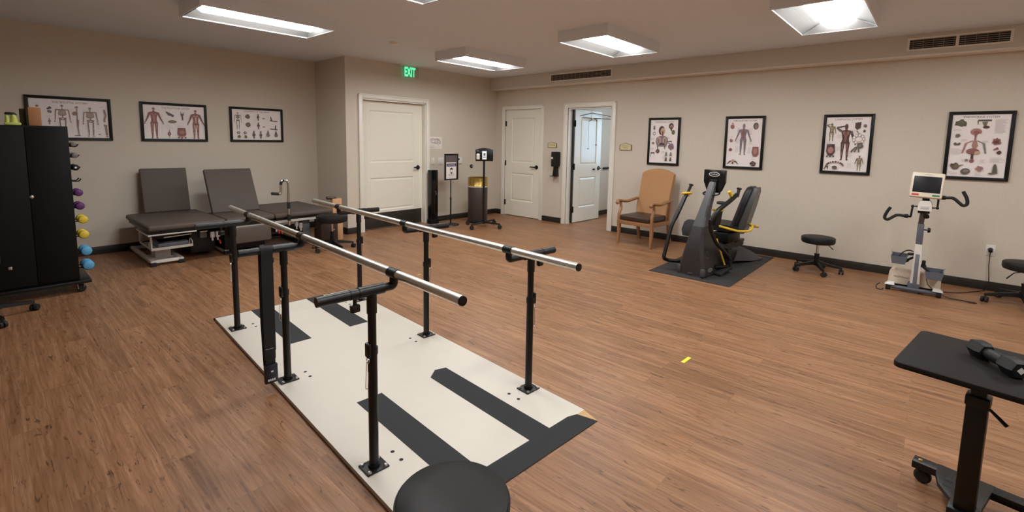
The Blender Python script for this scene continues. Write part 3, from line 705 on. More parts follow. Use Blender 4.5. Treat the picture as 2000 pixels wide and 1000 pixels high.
poster('p', (.742, YL, 1.624), 0, PW, PH, '', d_skeletal, 'framed skeletal system chart partly hidden behind the black cabinet')
poster('p', (1.757, YL, 1.622), 0, PW, PH, '', d_muscular, 'framed muscular system chart with two red muscle figures, middle of the left wall')
poster('p', (2.774, YL, 1.625), 0, PW, PH, '', d_ligaments, 'framed chart of joint ligaments nearest the wall corner')
poster('p', (XR, 3.088, 1.489), RW, PH, .708, '', d_respiratory, 'framed respiratory system chart above the tan armchair')
poster('p', (XR, 1.960, 1.489), RW, PH, .708, '', d_circulatory, 'framed circulatory system chart with one grey standing figure above the recumbent trainer')
poster('p', (XR, .818, 1.487), RW, PH, .708, '', d_lymphatic, 'framed lymphatic system chart with a large brown figure raising one arm')
poster('p', (XR, -.302, 1.491), RW, PH, .708, '', d_endocrine, 'framed endocrine system chart, rightmost on the right wall')

# ---------------------------------------------------------------- small wall fittings
def plate(name, loc, rz, w, h, label, cat, group=None, rock=1):
    t = thing(name, label, cat, loc, rz, group)
    MB().box((-w/2, -.007, -h/2), (w/2, 0, h/2), bev=.003).obj('cover_plate', 'white', parent=t)
    for k in range(rock):
        x = (k-(rock-1)/2)*.046
        MB().box((x-.016, -.012, -.032), (x+.016, -.006, .032), bev=.002, rot=(R_(4), 0, 0)).obj('rocker', 'white', parent=t)
    return t
plate('light_switch', (5.308, YD, 1.082), 0, .072, .118, 'white single light switch right beside the wide door frame', 'light switch', 'wall switches', 1)
plate('light_switch', (5.492, YD, 1.082), 0, .118, .118, 'white double light switch half behind the notice sign', 'light switch', 'wall switches', 2)
th = thing('wall_thermostat', 'white wall thermostat with small dark display, right of the notice sign', 'thermostat', (5.93, YD, 1.085))
MB().box((-.055, -.022, -.06), (.055, 0, .06), bev=.005).obj('housing', 'white', parent=th)
MB().box((-.045, -.024, .005), (-.012, -.021, .038)).obj('display', 'lcd', parent=th)
bt_ = thing('wall_button', 'round black wall button left of the wheeled stand', 'button', (6.237, YD, .968))
MB().lathe([(0, 0), (.035, 0), (.035, .012), (.024, .018), (.022, .012), (0, .012)], axis='Y').obj('ring', 'black', parent=bt_)
MB().lathe([(0, .012), (.014, .012), (.012, .024), (0, .025)], axis='Y').obj('push_cap', 'zinc', parent=bt_)
a = Art(.29, .212); a.mb = MB(); a.mb.box((-.145, -.0138, -.106), (.145, -.012, .106), 'paper')
def loopy(pts, w_, m='i_ink'):
    P = spline([(p[0], p[1], 0) for p in pts], 5)
    for p, q in zip(P, P[1:]): a.limb((p.x, p.y), (q.x, q.y), w_, w_, m)
loopy([(.05, .3), (.2, .16), (.42, .2), (.46, .4), (.3, .5), (.15, .42), (.2, .26), (.3, .3)], .009); loopy([(.46, .2), (.6, .16), (.75, .24), (.86, .46), (.78, .52), (.6, .44), (.62, .24), (.72, .36)], .010)
loopy([(.36, .5), (.5, .54), (.56, .5)], .012); loopy([(.56, .62), (.66, .66), (.72, .62)], .006); a.lines(.05, .7, .4, 5, .05, 'i_ltext', .01)
o = a.mb.obj('paper_notice', None, loc=(5.373, YD+.0125, 1.40), smooth=False); tag(o, 'white paper with a doodle sketch taped beside the wide door', 'paper notice')
def room_sign(y, z, w, h, lines, label):
    t = thing('room_sign', label, 'room sign', (XR, y, z), RW, 'house-shaped room signs')
    P = lambda s_: [(-w/2*s_, -h/2*s_), (w/2*s_, -h/2*s_), (w/2*s_, h*.24*s_), (0, h/2*s_), (-w/2*s_, h*.24*s_)]
    MB().prism(P(1), -.012, 0, bev=.002).obj('sign_border', 'signbrown', parent=t)
    MB().prism(P(.88), -.0135, -.011).obj('sign_face', 'cream', parent=t, smooth=False)
    mb = MB()
    for i, s_ in enumerate(lines): mb.text(s_, 0, (-.004 if len(lines) == 1 else .012-.03*i), w*.62 if i == 0 else w*.5, -.0142, h=.016)
    mb.obj('lettering', 'i_dbrown', parent=t, smooth=False)
room_sign(5.175, 1.40, .205, .10, ['STORAGE'], 'cream house-shaped sign above the black soap dispenser')
room_sign(3.715, 1.398, .212, .118, ['SPEECH', 'THERAPY'], 'cream house-shaped sign with two text lines right of the open door')
ds = thing('soap_dispenser', 'black wall-mounted hand sanitizer dispenser with drip tray between the doors', 'dispenser', (XR, 5.065, 1.06), RW)
MB().loft([[(x*sx, -y_, z) for x, y_ in ((-.075, 0), (-.075, .07), (-.055, .105), (.055, .105), (.075, .07), (.075, 0))] for z, sx in ((-.045, .82), (-.02, .95), (.03, 1.), (.17, 1.), (.205, .96), (.218, .85))]).obj('housing', 'gloss', parent=ds)
MB().loft([[(x*sx, -y_, z) for x, y_ in ((-.05, 0), (-.05, .06), (.05, .06), (.05, 0))] for z, sx in ((-.045, .6), (-.10, .72), (-.21, .98))]).box((-.075, -.12, -.22), (.05, 0, -.208), bev=.003).obj('drip_tray', 'black', parent=ds)
MB().box((-.055, -.1075, .09), (-.015, -.1045, .125), bev=.001).obj('label_window', 'white', parent=ds)
ol = thing('wall_outlet', 'white wall outlet near the right edge with a cord plugged in', 'outlet', (XR, -.49, .42), RW)
MB().box((-.036, -.007, -.058), (.036, 0, .058), bev=.003).obj('cover_plate', 'white', parent=ol)
MB().box((-.017, -.010, -.042), (.017, -.006, -.012), bev=.003).obj('socket', 'offwhite', parent=ol)

# ---------------------------------------------------------------- parallel bars on platform
PA = .0682
Qd = Vector((math.cos(PA), -math.sin(PA), 0)); Pd = Vector((math.sin(PA), math.cos(PA), 0))
pb = thing('parallel_bars', 'stainless parallel walking bars on a white board platform with black grip strips', 'parallel bars', (0, 0, 0), -PA)
ZT = .024
V0, V1, U0, U1 = .876, 1.996, 1.44, 4.205
mb = MB(); mb.box((V0, U0, .003), (V1, U1, ZT-.002), 'boardedge').box((V0, U0, ZT-.002), (V1, U1, ZT), 'board'); plat = mb.obj('platform_board', None, parent=pb, smooth=False)
MB().prism([(U0, ZT), (U0, 0), (U0-.09, 0), (U0-.09, .003)], V0, V1-.003, plane='YZ').obj('ramp_edge', 'rawwood', parent=pb, smooth=False); MB().prism([(U1, ZT), (U1, 0), (U1+.07, 0), (U1+.07, .003)], V0, V1, plane='YZ').obj('ramp_edge', 'grit', parent=pb, smooth=False)
def strip(pts, z=ZT, name='grip_strip'):
    return MB().prism(pts, z, z+.0012, plane='XY').obj(name, 'grit', parent=pb, smooth=False)
strip([(1.585, 1.452), (1.73, 1.452), (1.73, 2.325), (1.66, 2.345), (1.585, 2.285)])
strip([(1.13, 1.452), (1.28, 1.452), (1.28, 2.325), (1.13, 2.325)])
strip([(1.135, 3.33), (1.285, 3.33), (1.285, U1), (1.135, U1)]); strip([(1.585, 3.35), (1.735, 3.35), (1.735, U1), (1.585, U1)])
# black grit sheet over the front ramp
mb = MB(); t_ = .0014; sl = (ZT-.003)/.09
def rp(v, u): return (v, u, (ZT if u >= U0 else .003+(u-(U0-.09))*sl)+t_)
mb.faces([[rp(V0+.02, 1.458), rp(V0+.02, U0), rp(1.93, U0), rp(1.875, 1.458)][::-1], [rp(V0+.02, U0), rp(V0+.02, U0-.0905), rp(1.99, U0-.0905), rp(1.93, U0)][::-1]])
mb.faces([[rp(V0+.02, U0-.0905), (V0+.02, U0-.091, 0), (1.99, U0-.091, 0), rp(1.99, U0-.0905)][::-1]])
mb.obj('ramp_grip', 'grit', parent=pb, smooth=False)
mb = MB()
for v in (1.059, 1.808):
    for u in (1.83, 1.755, 2.86, 2.785, 3.893, 3.82): mb.lathe([(0, 0), (.0095, 0), (.0095, .0008), (0, .0008)], (v, u, ZT), seg=12)
mb.obj('bolt_hole', 'blackink' if 'blackink' in M else 'rubber', parent=pb)
BZ = .877
def post(v, u, vb, vo, knob):
    """upright with base plate, cross arm reaching from outer end vo to the bar at vb"""
    s = 1 if vo > v else -1
    MB().box((v-.052, u-.046, ZT), (v+.052, u+.046, ZT+.007), bev=.004).cyl((v, u, ZT+.007), (v, u, ZT+.02), .026).obj('base_plate', 'black', parent=pb)
    for dx in (-.038, .038):
        for dy in (-.034, .034):
            MB().lathe([(0, 0), (.0085, 0), (.0085, .003), (.006, .008), (0, .009)], (v+dx, u+dy, ZT+.007), seg=12).obj('bolt', 'zinc', parent=pb)
    MB().cyl((v, u, ZT+.007), (v, u, .565), .0205).cyl((v, u, .545), (v, u, .575), .0235).obj('lower_tube', 'black', parent=pb)
    mb = MB().cyl((v, u, .55), (v, u, .80), .0178).cyl((v, u, .725), (v, u, .815), .0215)
    mb.cyl((v-.055*s, u, .823), (v+.06*s, u, .823), .0235); mb.obj('upper_tube', 'black', parent=pb)
    MB().tube(fillet([(v+.02*s, u, .823), (vb, u, .823), (vb, u, BZ-.018)], .035), .0185).cyl((vb, u, .845), (vb, u, BZ-.012), .016).obj('bar_arm', 'black', parent=pb)
    MB().cyl((vo, u, .823), (v+.055*s, u, .823), .0205).cyl((v+.09*s, u, .823), (v+.098*s, u, .823), .0222).obj('width_sleeve', 'black', parent=pb)
    k = MB(); d = -s if knob == 'in' else s
    d = s
    k.box((v+d*.012, u-.02, .535), (v+d*.032, u+.012, .60), bev=.008); k.obj('height_latch', 'gloss', parent=pb)
    k = MB(); k.tube([(v+d*.028, u-.012+.012*math.cos(a), .525+.012*math.sin(a)) for a in [i*PI/6 for i in range(13)]], .0018, seg=6)
    k.tube(fillet([(v+d*.03, u-.005, .515), (v+d*.036, u-.005, .40), (v+d*.026, u-.005, .395), (v+d*.022, u-.005, .47)], .006), .0018, seg=6); k.obj('safety_pin', 'chrome', parent=pb)
    k = MB().cyl((v+.075*s, u, .80), (v+.075*s, u, .775), .008).box((v+.055*s, u-.012, .745), (v+.095*s, u+.012, .778), bev=.006); k.obj('width_knob', 'gloss', parent=pb)
for u in (1.795, 2.835, 3.87):
    post(.947, u, 1.053, .713, 'out'); post(1.93, u, 1.752, 2.122, 'out')
for vb, u0, u1 in ((1.053, 1.318, 4.345), (1.752, 1.328, 4.39)):
    MB().cyl((vb, u0, BZ), (vb, u1, BZ), .0195, seg=28).obj('hand_bar', 'steel', parent=pb)
    for u in (1.795, 2.835, 3.87): MB().cyl((vb, u-.032, BZ), (vb, u+.032, BZ), .0225, seg=28).obj('bar_collar', 'black', parent=pb)
    for u, d in ((u0, -1), (u1, 1)): MB().cyl((vb, u, BZ), (vb, u+d*.007, BZ), .0197, r2=.018, seg=28).obj('end_cap', 'gloss', parent=pb)

# gait belt over the middle left arm
gb = thing('gait_belt', 'black webbing gait belt with buckle draped over the middle arm of the left bar', 'gait belt', tuple(.85*Qd+2.835*Pd), -PA)
W2 = .031; r = .0235
prof = [(-.028, .24), (-.027, .5), (-.0255, .70), (-.0245, .815)]+[(r*math.cos(PI-a)*1.02, .823+r*math.sin(a)*1.02) for a in [i*PI/8 for i in range(9)]]+[(.025, .81), (.027, .6), (.024, .4), (.005, .22), (-.01, .10)]
def ribbon(prof, w0, t, sh=0.):
    secs = []
    for i, (y_, z) in enumerate(prof):
        a = prof[max(i-1, 0)]; c = prof[min(i+1, len(prof)-1)]; d = Vector((c[0]-a[0], c[1]-a[1])).normalized(); n = Vector((-d.y, d.x))*t
        sx = sh*(1-min(1, z/.82)); secs.append([(-w0+sx, y_, z), (w0+sx, y_, z), (w0+sx, y_+n.x, z+n.y), (-w0+sx, y_+n.x, z+n.y)])
    return MB().loft(secs)
ribbon(prof, W2, .002, -.004).obj('belt_strap', 'strap', parent=gb)
mb = MB()
for x0, z0, x1, z1 in ((-.027, .255, .02, .255), (-.027, .205, .02, .205), (-.027, .205, -.027, .255), (.02, .205, .02, .255), (-.027, .205, .02, .255), (-.027, .255, .02, .205)):
    mb.tube([(x0-.003, -.0305, z0), (x1-.003, -.0305, z1)], .001, seg=5)
mb.obj('stitching', 'print_w', parent=gb)
mb = MB().box((-.034, -.036, .195), (.024, -.026, .255), bev=.001).box((-.030, -.034, .15), (.022, -.028, .2), bev=.001); mb.obj('belt_end', 'strap', parent=gb)
MB().box((-.04, -.046, .055), (.03, -.020, .165), bev=.005).box((-.028, -.047, .12), (.02, -.044, .15), bev=.002).obj('buckle', 'navy', parent=gb)
MB().box((-.008, -.0485, .122), (.004, -.0462, .130)).box((-.026, -.0475, .07), (-.018, -.0462, .082)).box((-.014, -.0475, .07), (-.008, -.0462, .082)).box((-.005, -.0475, .07), (.003, -.0462, .082)).box((.006, -.0475, .07), (.014, -.0462, .082)).obj('buckle_mark', 'print_w', parent=gb, smooth=False)

# ---------------------------------------------------------------- stools
def stool(loc, h, Rr, br, rz, label, lever_a=0., name='rolling_stool', legs=5, group='black rolling stools', thick=.075):
    t = thing(name, label, 'stool', loc, rz, group)
    p = [(0, h-thick), (Rr*.86, h-thick), (Rr*.95, h-thick*.92), (Rr, h-thick*.7), (Rr, h-thick*.22), (Rr*.975, h-thick*.06), (Rr*.93, h), (Rr*.5, h+.004), (0, h+.005)]
    s = MB().lathe(p, seg=48).obj('seat', 'vinylblack', parent=t)
    MB().lathe([(Rr*.997, h-thick*.12), (Rr*1.006, h-thick*.17), (Rr*.997, h-thick*.22)], seg=48).obj('piping', 'vinylblack', parent=s)
    MB().cyl((0, 0, h-thick-.018), (0, 0, h-thick), .055, r2=.07).obj('seat_mount', 'black', parent=t)
    MB().cyl((0, 0, .10), (0, 0, h-thick-.13), .024).cyl((0, 0, h-thick-.14), (0, 0, h-thick-.125), .027).obj('column', 'black', parent=t)
    MB().cyl((0, 0, h-thick-.13), (0, 0, h-thick-.015), .013).obj('gas_rod', 'chrome', parent=t)
    c, sn = math.cos(lever_a), math.sin(lever_a)
    MB().tube([(c*.03, sn*.03, h-thick-.012), (c*Rr*.7, sn*Rr*.7, h-thick-.022), (c*Rr*1.08, sn*Rr*1.08, h-thick-.075)], [.004, .004, .006], seg=8).obj('height_lever', 'black', parent=t)
    MB().cyl((0, 0, .075), (0, 0, .135), .034).obj('hub', 'black', parent=t)
    for i in range(legs):
        a = 2*PI*i/legs; ca, sa = math.cos(a), math.sin(a); n = (-sa, ca)
        def sec(rad, hw, z0, z1): return [(ca*rad-n[0]*hw, sa*rad-n[1]*hw, z0), (ca*rad+n[0]*hw, sa*rad+n[1]*hw, z0), (ca*rad+n[0]*hw*.7, sa*rad+n[1]*hw*.7, z1), (ca*rad-n[0]*hw*.7, sa*rad-n[1]*hw*.7, z1)]
        lg = MB().loft([sec(.02, .022, .082, .125), sec(br*.5, .018, .075, .108), sec(br-.015, .015, .064, .088), sec(br+.008, .011, .064, .082)]).obj('base_leg', 'black', parent=t)
        w_ = MB(); x, y = ca*br, sa*br; q = a+.9+i*.6; dx, dy = math.cos(q), math.sin(q)
        w_.cyl((x, y, .045), (x, y, .068), .007)
        for sg in (-1, 1): w_.cyl((x+dx*.012-dy*sg*.006, y+dy*.012+dx*sg*.006, .026), (x+dx*.012-dy*sg*.024, y+dy*.012+dx*sg*.024, .026), .026, seg=18)
        w_.box((x+dx*.012-.012, y+dy*.012-.012, .03), (x+dx*.012+.012, y+dy*.012+.012, .056), bev=.006)
        w_.obj('caster', 'rubber', parent=t)
    return t
M['vinylblack'] = mat('black_vinyl', (24, 24, 25), .5, var=.1, scale=260, bump=.05, spec=.35)
stool((.856, .968, 0), .425, .1685, .26, .3, 'black round stool in the foreground at the bottom edge, seen from above', 2.0)
stool((6.47, .95, 0), .412, .170, .245, R_(205), 'black round rolling stool against the right wall between trainer and upright cycle', R_(107))
stool((6.46, -.715, 0), .412, .170, .27, R_(108), 'black rolling stool cut off by the right edge of the photo', R_(24))
stool((3.03, 5.82, 0), .455, .195, .26, R_(-20), 'black rolling stool behind the right bar beside the treatment tables', R_(175), thick=.09)
stool((-.11, 5.38, 0), .50, .17, .33, R_(8), 'black star-base stool in front of the black cabinet, only its legs showing', PI)

# ---------------------------------------------------------------- overbed table with dumbbell
ot = thing('overbed_table', 'dark brown tilt-top rolling overbed table at lower right with a dumbbell on it', 'table', (2.40, -.19, 0), R_(-98.8))
# local +x runs along the table length (to the right of the photo), local +y away from the camera
ZTT = .70
def rrect(x0, y0, x1, y1, r, n=5):
    out = []
    for cx_, cy_, a0 in ((x1-r, y1-r, 0), (x0+r, y1-r, PI/2), (x0+r, y0+r, PI), (x1-r, y0+r, 3*PI/2)):
        for i in range(n+1): a = a0+PI/2*i/n; out.append((cx_+r*math.cos(a), cy_+r*math.sin(a)))
    return out
MB().prism(rrect(-.205, -.296, .56, .172, .028), ZTT-.02, ZTT, plane='XY', bev=.003).obj('table_top', 'tabletop', parent=ot)
MB().box((-.09, -.10, ZTT-.035), (.13, .11, ZTT-.02), bev=.004).box((-.05, -.05, ZTT-.10), (.05, .05, ZTT-.03), bev=.006).obj('top_bracket', 'black', parent=ot)
MB().box((-.030, -.030, .09), (.030, .030, .54), bev=.006).obj('column', 'black', parent=ot)
MB().box((-.022, -.022, .5), (.022, .022, ZTT-.09), bev=.004).box((-.034, -.034, .52), (.034, .034, .56), bev=.006).obj('inner_column', 'black', parent=ot)
MB().tube([(.03, -.025, .53), (.055, -.04, .515), (.082, -.05, .495)], [.005, .006, .007], seg=10).obj('release_lever', 'black', parent=ot)
MB().box((-.195, .225, .062), (.60, .285, .094), bev=.003).obj('base_beam', 'black', parent=ot)
MB().prism([(-.118, .285), (-.112, .2), (-.095, .13), (-.045, .05), (-.04, -.04), (.04, -.04), (.04, .05), (.06, .285)], .075, .095, plane='XY', bev=.002).prism([(-.045, -.045), (.045, -.045), (.045, .045), (-.045, .045)], .06, .11, plane='XY', bev=.006).obj('base_plate', 'black', parent=ot)
for y_ in (.175, .125): MB().box((-.08, y_, .0945), (-.05, y_+.025, .0957)).obj('plate_slot', 'rubber', parent=ot)
for x in (-.17, .56):
    c = MB().cyl((x, .25, .05), (x, .25, .064), .009); c.lathe([(0, -.014), (.022, -.014), (.03, -.008), (.031, 0), (.03, .008), (.022, .014), (0, .014)], (x+.012, .25, .031), axis='Y', seg=24); c.obj('caster', 'rubber', parent=ot)
    MB().lathe([(0, 0), (.009, 0), (.007, .006), (0, .008)], (x, .25, .094), seg=12).obj('bolt', 'brass', parent=ot)

def dumbbell(name, label, col, loc, rz, L=.16, rh=.034, lh=.045, rg=.014, rot=None, hexa=False, group=None, num=True):
    """vinyl dumbbell lying along local Y, heads at both ends, centre at origin"""
    t = thing(name, label, 'dumbbell', loc, rz, group)
    if rot: t.rotation_euler = rot
    MB().tube([(0, -L/2+lh*.7, 0), (0, -L*.2, 0), (0, 0, 0), (0, L*.2, 0), (0, L/2-lh*.7, 0)], [rg, rg*.95, rg*1.12, rg*.95, rg], seg=14).obj('grip', col, parent=t)
    n = 6 if hexa else 18
    for s in (-1, 1):
        y = s*(L/2-lh/2)
        h_ = MB().lathe([(0, -lh/2), (rh*.55, -lh/2), (rh*.82, -lh*.42), (rh*.97, -lh*.25), (rh, 0), (rh*.97, lh*.25), (rh*.82, lh*.42), (rh*.55, lh/2), (0, lh/2)] if not hexa else [(0, -lh/2), (rh*.8, -lh/2), (rh, -lh*.3), (rh, lh*.3), (rh*.8, lh/2), (0, lh/2)], (0, y, 0), axis='Y', seg=n).obj('head', col, parent=t, ang=30)
        if num: MB().lathe([(0, 0), (rh*.36, 0), (rh*.36, .001), (0, .001)], (0, y-s*0+s*(lh/2+.0002)-(.001 if s > 0 else 0), 0), axis='Y', seg=4).obj('weight_mark', 'print_w', parent=t)
    return t
dirv = Vector((2.273-2.386, -.242+.174))
dumbbell('dumbbell', 'dark grey hexagonal dumbbell lying on the overbed table', 'vinylblack', (2.345, -.215, ZTT+.030), math.atan2(dirv.y, dirv.x)+PI/2, L=.205, rh=.034, lh=.066, rg=.019, hexa=True)

# ---------------------------------------------------------------- black cabinet with dumbbell rack
CX0, CX1, CY0, CY1, CZ0, CZ1 = -.34, .547, 5.76, 6.32, .115, 1.518
cb = thing('storage_cabinet', 'tall black two-door wheeled storage cabinet at the left edge', 'cabinet', ((CX0+CX1)/2, (CY0+CY1)/2, 0))
ox, oy = (CX0+CX1)/2, (CY0+CY1)/2; hw, hd = (CX1-CX0)/2, (CY1-CY0)/2
MB().box((-hw, -hd+.02, CZ0), (hw, hd, CZ1), bev=.003).obj('body', 'cabinet', parent=cb)
seam = .272-ox
for x0, x1, nm in ((-hw+.003, seam-.002, 0), (seam+.002, hw-.002, 1)):
    dd = MB().box((x0, -hd, CZ0+.02), (x1, -hd+.02, CZ1-.012), bev=.002).obj('door', 'cabinet', parent=cb)
    if nm: MB().lathe([(0, 0), (.014, 0), (.013, .008), (.006, .012), (0, .012)], (.281-ox, -hd, .908), axis='Y', seg=16).obj('lock', 'zinc', parent=dd)
    else: MB().box((.113-ox-.012, -hd-.006, .297), (.113-ox+.012, -hd, .323), bev=.003).obj('latch', 'zinc', parent=dd)
MB().box((-hw-.01, -hd-.01, .085), (hw+.078, hd+.01, CZ0), bev=.004).obj('base_platform', 'black', parent=cb)
for x, y in ((-hw+.06, -hd+.06), (hw-.005, -hd+.045), (-hw+.06, hd-.06), (hw-.005, hd-.05)):
    c = MB(); c.cyl((x, y, .07), (x, y, .088), .02); c.lathe([(0, -.013), (.026, -.013), (.034, -.006), (.034, .006), (.026, .013), (0, .013)], (x+.012, y, .035), axis='Y', seg=24); cs = c.obj('caster', 'rubber', parent=cb)
    MB().box((x-.016, y-.019, .03), (x-.010, y+.019, .082), bev=.002).box((x+.028, y-.019, .045), (x+.034, y+.019, .082), bev=.002).box((x-.016, y-.019, .076), (x+.034, y+.019, .084), bev=.002).obj('caster_fork', 'zinc', parent=cs)
for z in (1.338, 1.24, 1.128, 1.018, .893, .769, .643, .501, .342, .205):
    MB().tube(fillet([(hw, -.14, z+.004), (hw+.055, -.14, z-.004), (hw+.075, -.14, z+.022)], .012), .005, seg=8).tube(fillet([(hw, 0.0, z+.004), (hw+.055, 0.0, z-.004), (hw+.075, 0.0, z+.022)], .012), .005, seg=8).obj('rack_hook', 'black', parent=cb)
sc_ = [('greydb', .577, 1.358, .021, 'small grey dumbbell at the top of the rack beside the cabinet'), ('greydb', .581, 1.258, .024, 'small grey dumbbell second from the top of the cabinet rack'), ('vinylblack', .581, 1.148, .028, 'black dumbbell on the cabinet rack above the empty hook'),
       ('purple', .588, .917, .033, 'upper purple dumbbell on the cabinet rack'), ('purple', .591, .793, .035, 'lower purple dumbbell on the cabinet rack'), ('ylw', .604, .665, .037, 'upper yellow dumbbell on the cabinet rack'), ('ylw', .602, .525, .039, 'lower yellow dumbbell on the cabinet rack'),
       ('blue', .610, .368, .043, 'upper light blue dumbbell on the cabinet rack'), ('blue', .616, .230, .045, 'lowest light blue dumbbell, just above the cabinet caster')]
for c_, x, z, rr, lab in sc_:
    dumbbell('dumbbell', lab, c_, (max(x, CX1+rr+.004), 5.90, z), R_(2), L=.16, rh=rr, lh=rr*1.45, rg=.0135, group='dumbbells on the cabinet rack', num=c_ == 'vinylblack')
# on top of the cabinet
fm = thing('foam_grip', 'lime green foam exerciser with black top on the black cabinet', 'exerciser', (.215, 5.90, CZ1))
MB().box((-.05, -.04, 0), (.05, .04, .024), bev=.008).obj('foot_pad', 'lime', parent=fm)
for x, r0 in ((-.032, .014), (.008, .022)): MB().tube([(x, 0, .02), (x+.002, 0, .05), (x-.002, 0, .095)], [r0*1.15, r0, r0*.6], seg=16).obj('foam_post', 'lime', parent=fm)
MB().box((-.045, -.02, .088), (.02, .02, .108), bev=.008).box((.0, -.012, .09), (.03, .012, .10), bev=.004, rot=(0, R_(25), 0)).obj('top_grip', 'gloss', parent=fm)
bx = thing('cardboard_box', 'orange-brown cardboard box standing on the black cabinet', 'box', (.352, 6.0, CZ1))
MB().box((-.04, -.12, 0), (.04, .13, .158), bev=.002).obj('carton', 'card', parent=bx)
MB().box((-.052, -.11, 0), (-.0405, .12, .14), bev=.001).box((-.085, -.05, .128), (-.0405, .1, .146), bev=.001).box((-.085, -.05, 0), (-.0525, .1, .128), bev=.001).obj('side_flap', 'olive', parent=bx)

# ---------------------------------------------------------------- treatment tables
ZC = .485
def cushion(mb, x0, y0, x1, y1, z0, z1, r=.022): return mb.box((x0, y0, z0), (x1, y1, z1), bev=r, seg=3)
def clampset(parent, x, y, z, n=1, name='lock_clamp'):
    mb = MB().box((x-.022, y-.012, z-.02), (x+.022, y+.012, z+.05), bev=.004).cyl((x, y-.02, z+.02), (x, y+.02, z+.02), .014).cyl((x-.004, y-.012, z-.055), (x-.004, y-.012, z), .010); c = mb.obj(name, 'silver', parent=parent)
    return c
def redlever(parent, x, y, z):
    return MB().tube([(x, y, z), (x+.012, y-.004, z-.05)], [.009, .011], seg=10).obj('red_lever', 'red', parent=parent)
ta = thing('treatment_table', 'grey padded treatment table with raised backrest and tray shelf, nearest the cabinet', 'treatment table', (1.515, 6.70, 0), 0, 'grey treatment tables')
X = lambda v: v-1.515
Yl = lambda v: v-6.70
cushion(MB(), X(1.145), Yl(6.17), X(1.892), Yl(7.30), ZC-.062, ZC).obj('seat_cushion', 'taupe', parent=ta)
th_ = math.atan2(7.405-7.25, 1.035-ZC); Lb = .57
def backrest(parent, xa, xb, yb, ang, L, t=.058):
    mb = MB().box((xa, 0, 0), (xb, t, L), bev=.012, seg=3); o = mb.obj('backrest', 'taupe2', parent=parent, loc=(0, yb, ZC+.004), rot=(-ang, 0, 0)); return o
bk = backrest(ta, X(1.325), X(1.818), Yl(7.245), R_(13), .56)
MB().box((X(1.35), .058, .05), (X(1.79), .075, .50), bev=.004).obj('back_board', 'black', parent=bk)
MB().box((X(1.17), Yl(6.21), .385), (X(1.87), Yl(7.28), .423), bev=.004).obj('deck', 'black', parent=ta)
MB().box((X(1.165), Yl(6.195), .372), (X(1.60), Yl(6.215), .386), bev=.003).box((X(1.145), Yl(6.18), .37), (X(1.165), Yl(6.75), .386), bev=.003).obj('front_rail', 'silver', parent=ta)
MB().cyl((X(1.30), Yl(6.26), .335), (X(1.56), Yl(6.26), .343), .008).cyl((X(1.66), Yl(6.3), .345), (X(1.73), Yl(6.3), .348), .009).obj('chrome_rod', 'chrome', parent=ta)
for q in (((1.20, 6.9), (1.235, 6.94)), ((1.55, 6.9), (1.585, 6.94)), ((1.195, 6.36), (1.215, 6.39))):
    MB().box((X(q[0][0]), Yl(q[0][1]), .2), (X(q[1][0]), Yl(q[1][1]), .388), bev=.003).obj('support_post', 'silver', parent=ta)
mb = MB().box((X(1.195), Yl(6.33), .186), (X(1.59), Yl(6.90), .192)).box((X(1.195), Yl(6.325), .184), (X(1.59), Yl(6.345), .212), bev=.002).box((X(1.195), Yl(6.345), .186), (X(1.21), Yl(6.9), .205), bev=.002).box((X(1.575), Yl(6.345), .186), (X(1.59), Yl(6.9), .205), bev=.002)
mb.tube(fillet([(X(1.20), Yl(6.335), .2), (X(1.20), Yl(6.335), .26), (X(1.20), Yl(6.45), .26), (X(1.20), Yl(6.45), .2)], .02), .005, seg=8).tube(fillet([(X(1.585), Yl(6.335), .2), (X(1.585), Yl(6.335), .25), (X(1.585), Yl(6.43), .27), (X(1.585), Yl(6.45), .2)], .02), .005, seg=8); mb.obj('tray_shelf', 'white', parent=ta)
MB().box((X(1.27), Yl(6.55), .05), (X(1.42), Yl(6.75), .186), bev=.006).obj('lift_column', 'silver', parent=ta)
mb = MB().box((X(1.19), Yl(6.36), .03), (X(1.235), Yl(7.42), .065), bev=.003).box((X(1.455), Yl(6.36), .03), (X(1.50), Yl(7.42), .065), bev=.003).box((X(1.235), Yl(6.56), .03), (X(1.455), Yl(6.8), .055), bev=.003).box((X(1.235), Yl(7.36), .03), (X(1.455), Yl(7.42), .06)).obj('base_frame', 'silver', parent=ta)
MB().box((X(1.235), Yl(6.362), .034), (X(1.455), Yl(6.40), .068), bev=.003).obj('front_foot_bar', 'white', parent=ta)
for x in (1.212, 1.478):
    for y in (6.37, 7.40): MB().box((X(x)-.028, Yl(y)-.02, 0), (X(x)+.028, Yl(y)+.03, .045), bev=.006).obj('foot_cap', 'rubber', parent=ta)
MB().box((X(1.61), Yl(6.52), .06), (X(1.875), Yl(7.2), .385), bev=.01).obj('actuator_box', 'black', parent=ta)
MB().box((X(1.70), Yl(6.46), .24), (X(1.77), Yl(6.52), .33), bev=.004).obj('motor_cover', 'greyplastic', parent=ta)
for x in (1.80, 1.855): clampset(ta, X(x), Yl(6.36), .27)
redlever(ta, X(1.865), Yl(6.34), .22)
tb_ = MB(); 
pc = thing('plastic_case', 'grey plastic case lying on the tray shelf under the left treatment table', 'case', (1.40, 6.56, .192))
MB().box((-.13, -.18, 0), (.16, .2, .055), bev=.008).obj('case_body', 'greyplastic', parent=pc); MB().box((-.12, -.175, .055), (.15, .19, .07), bev=.006).obj('case_lid', 'gloss', parent=pc)

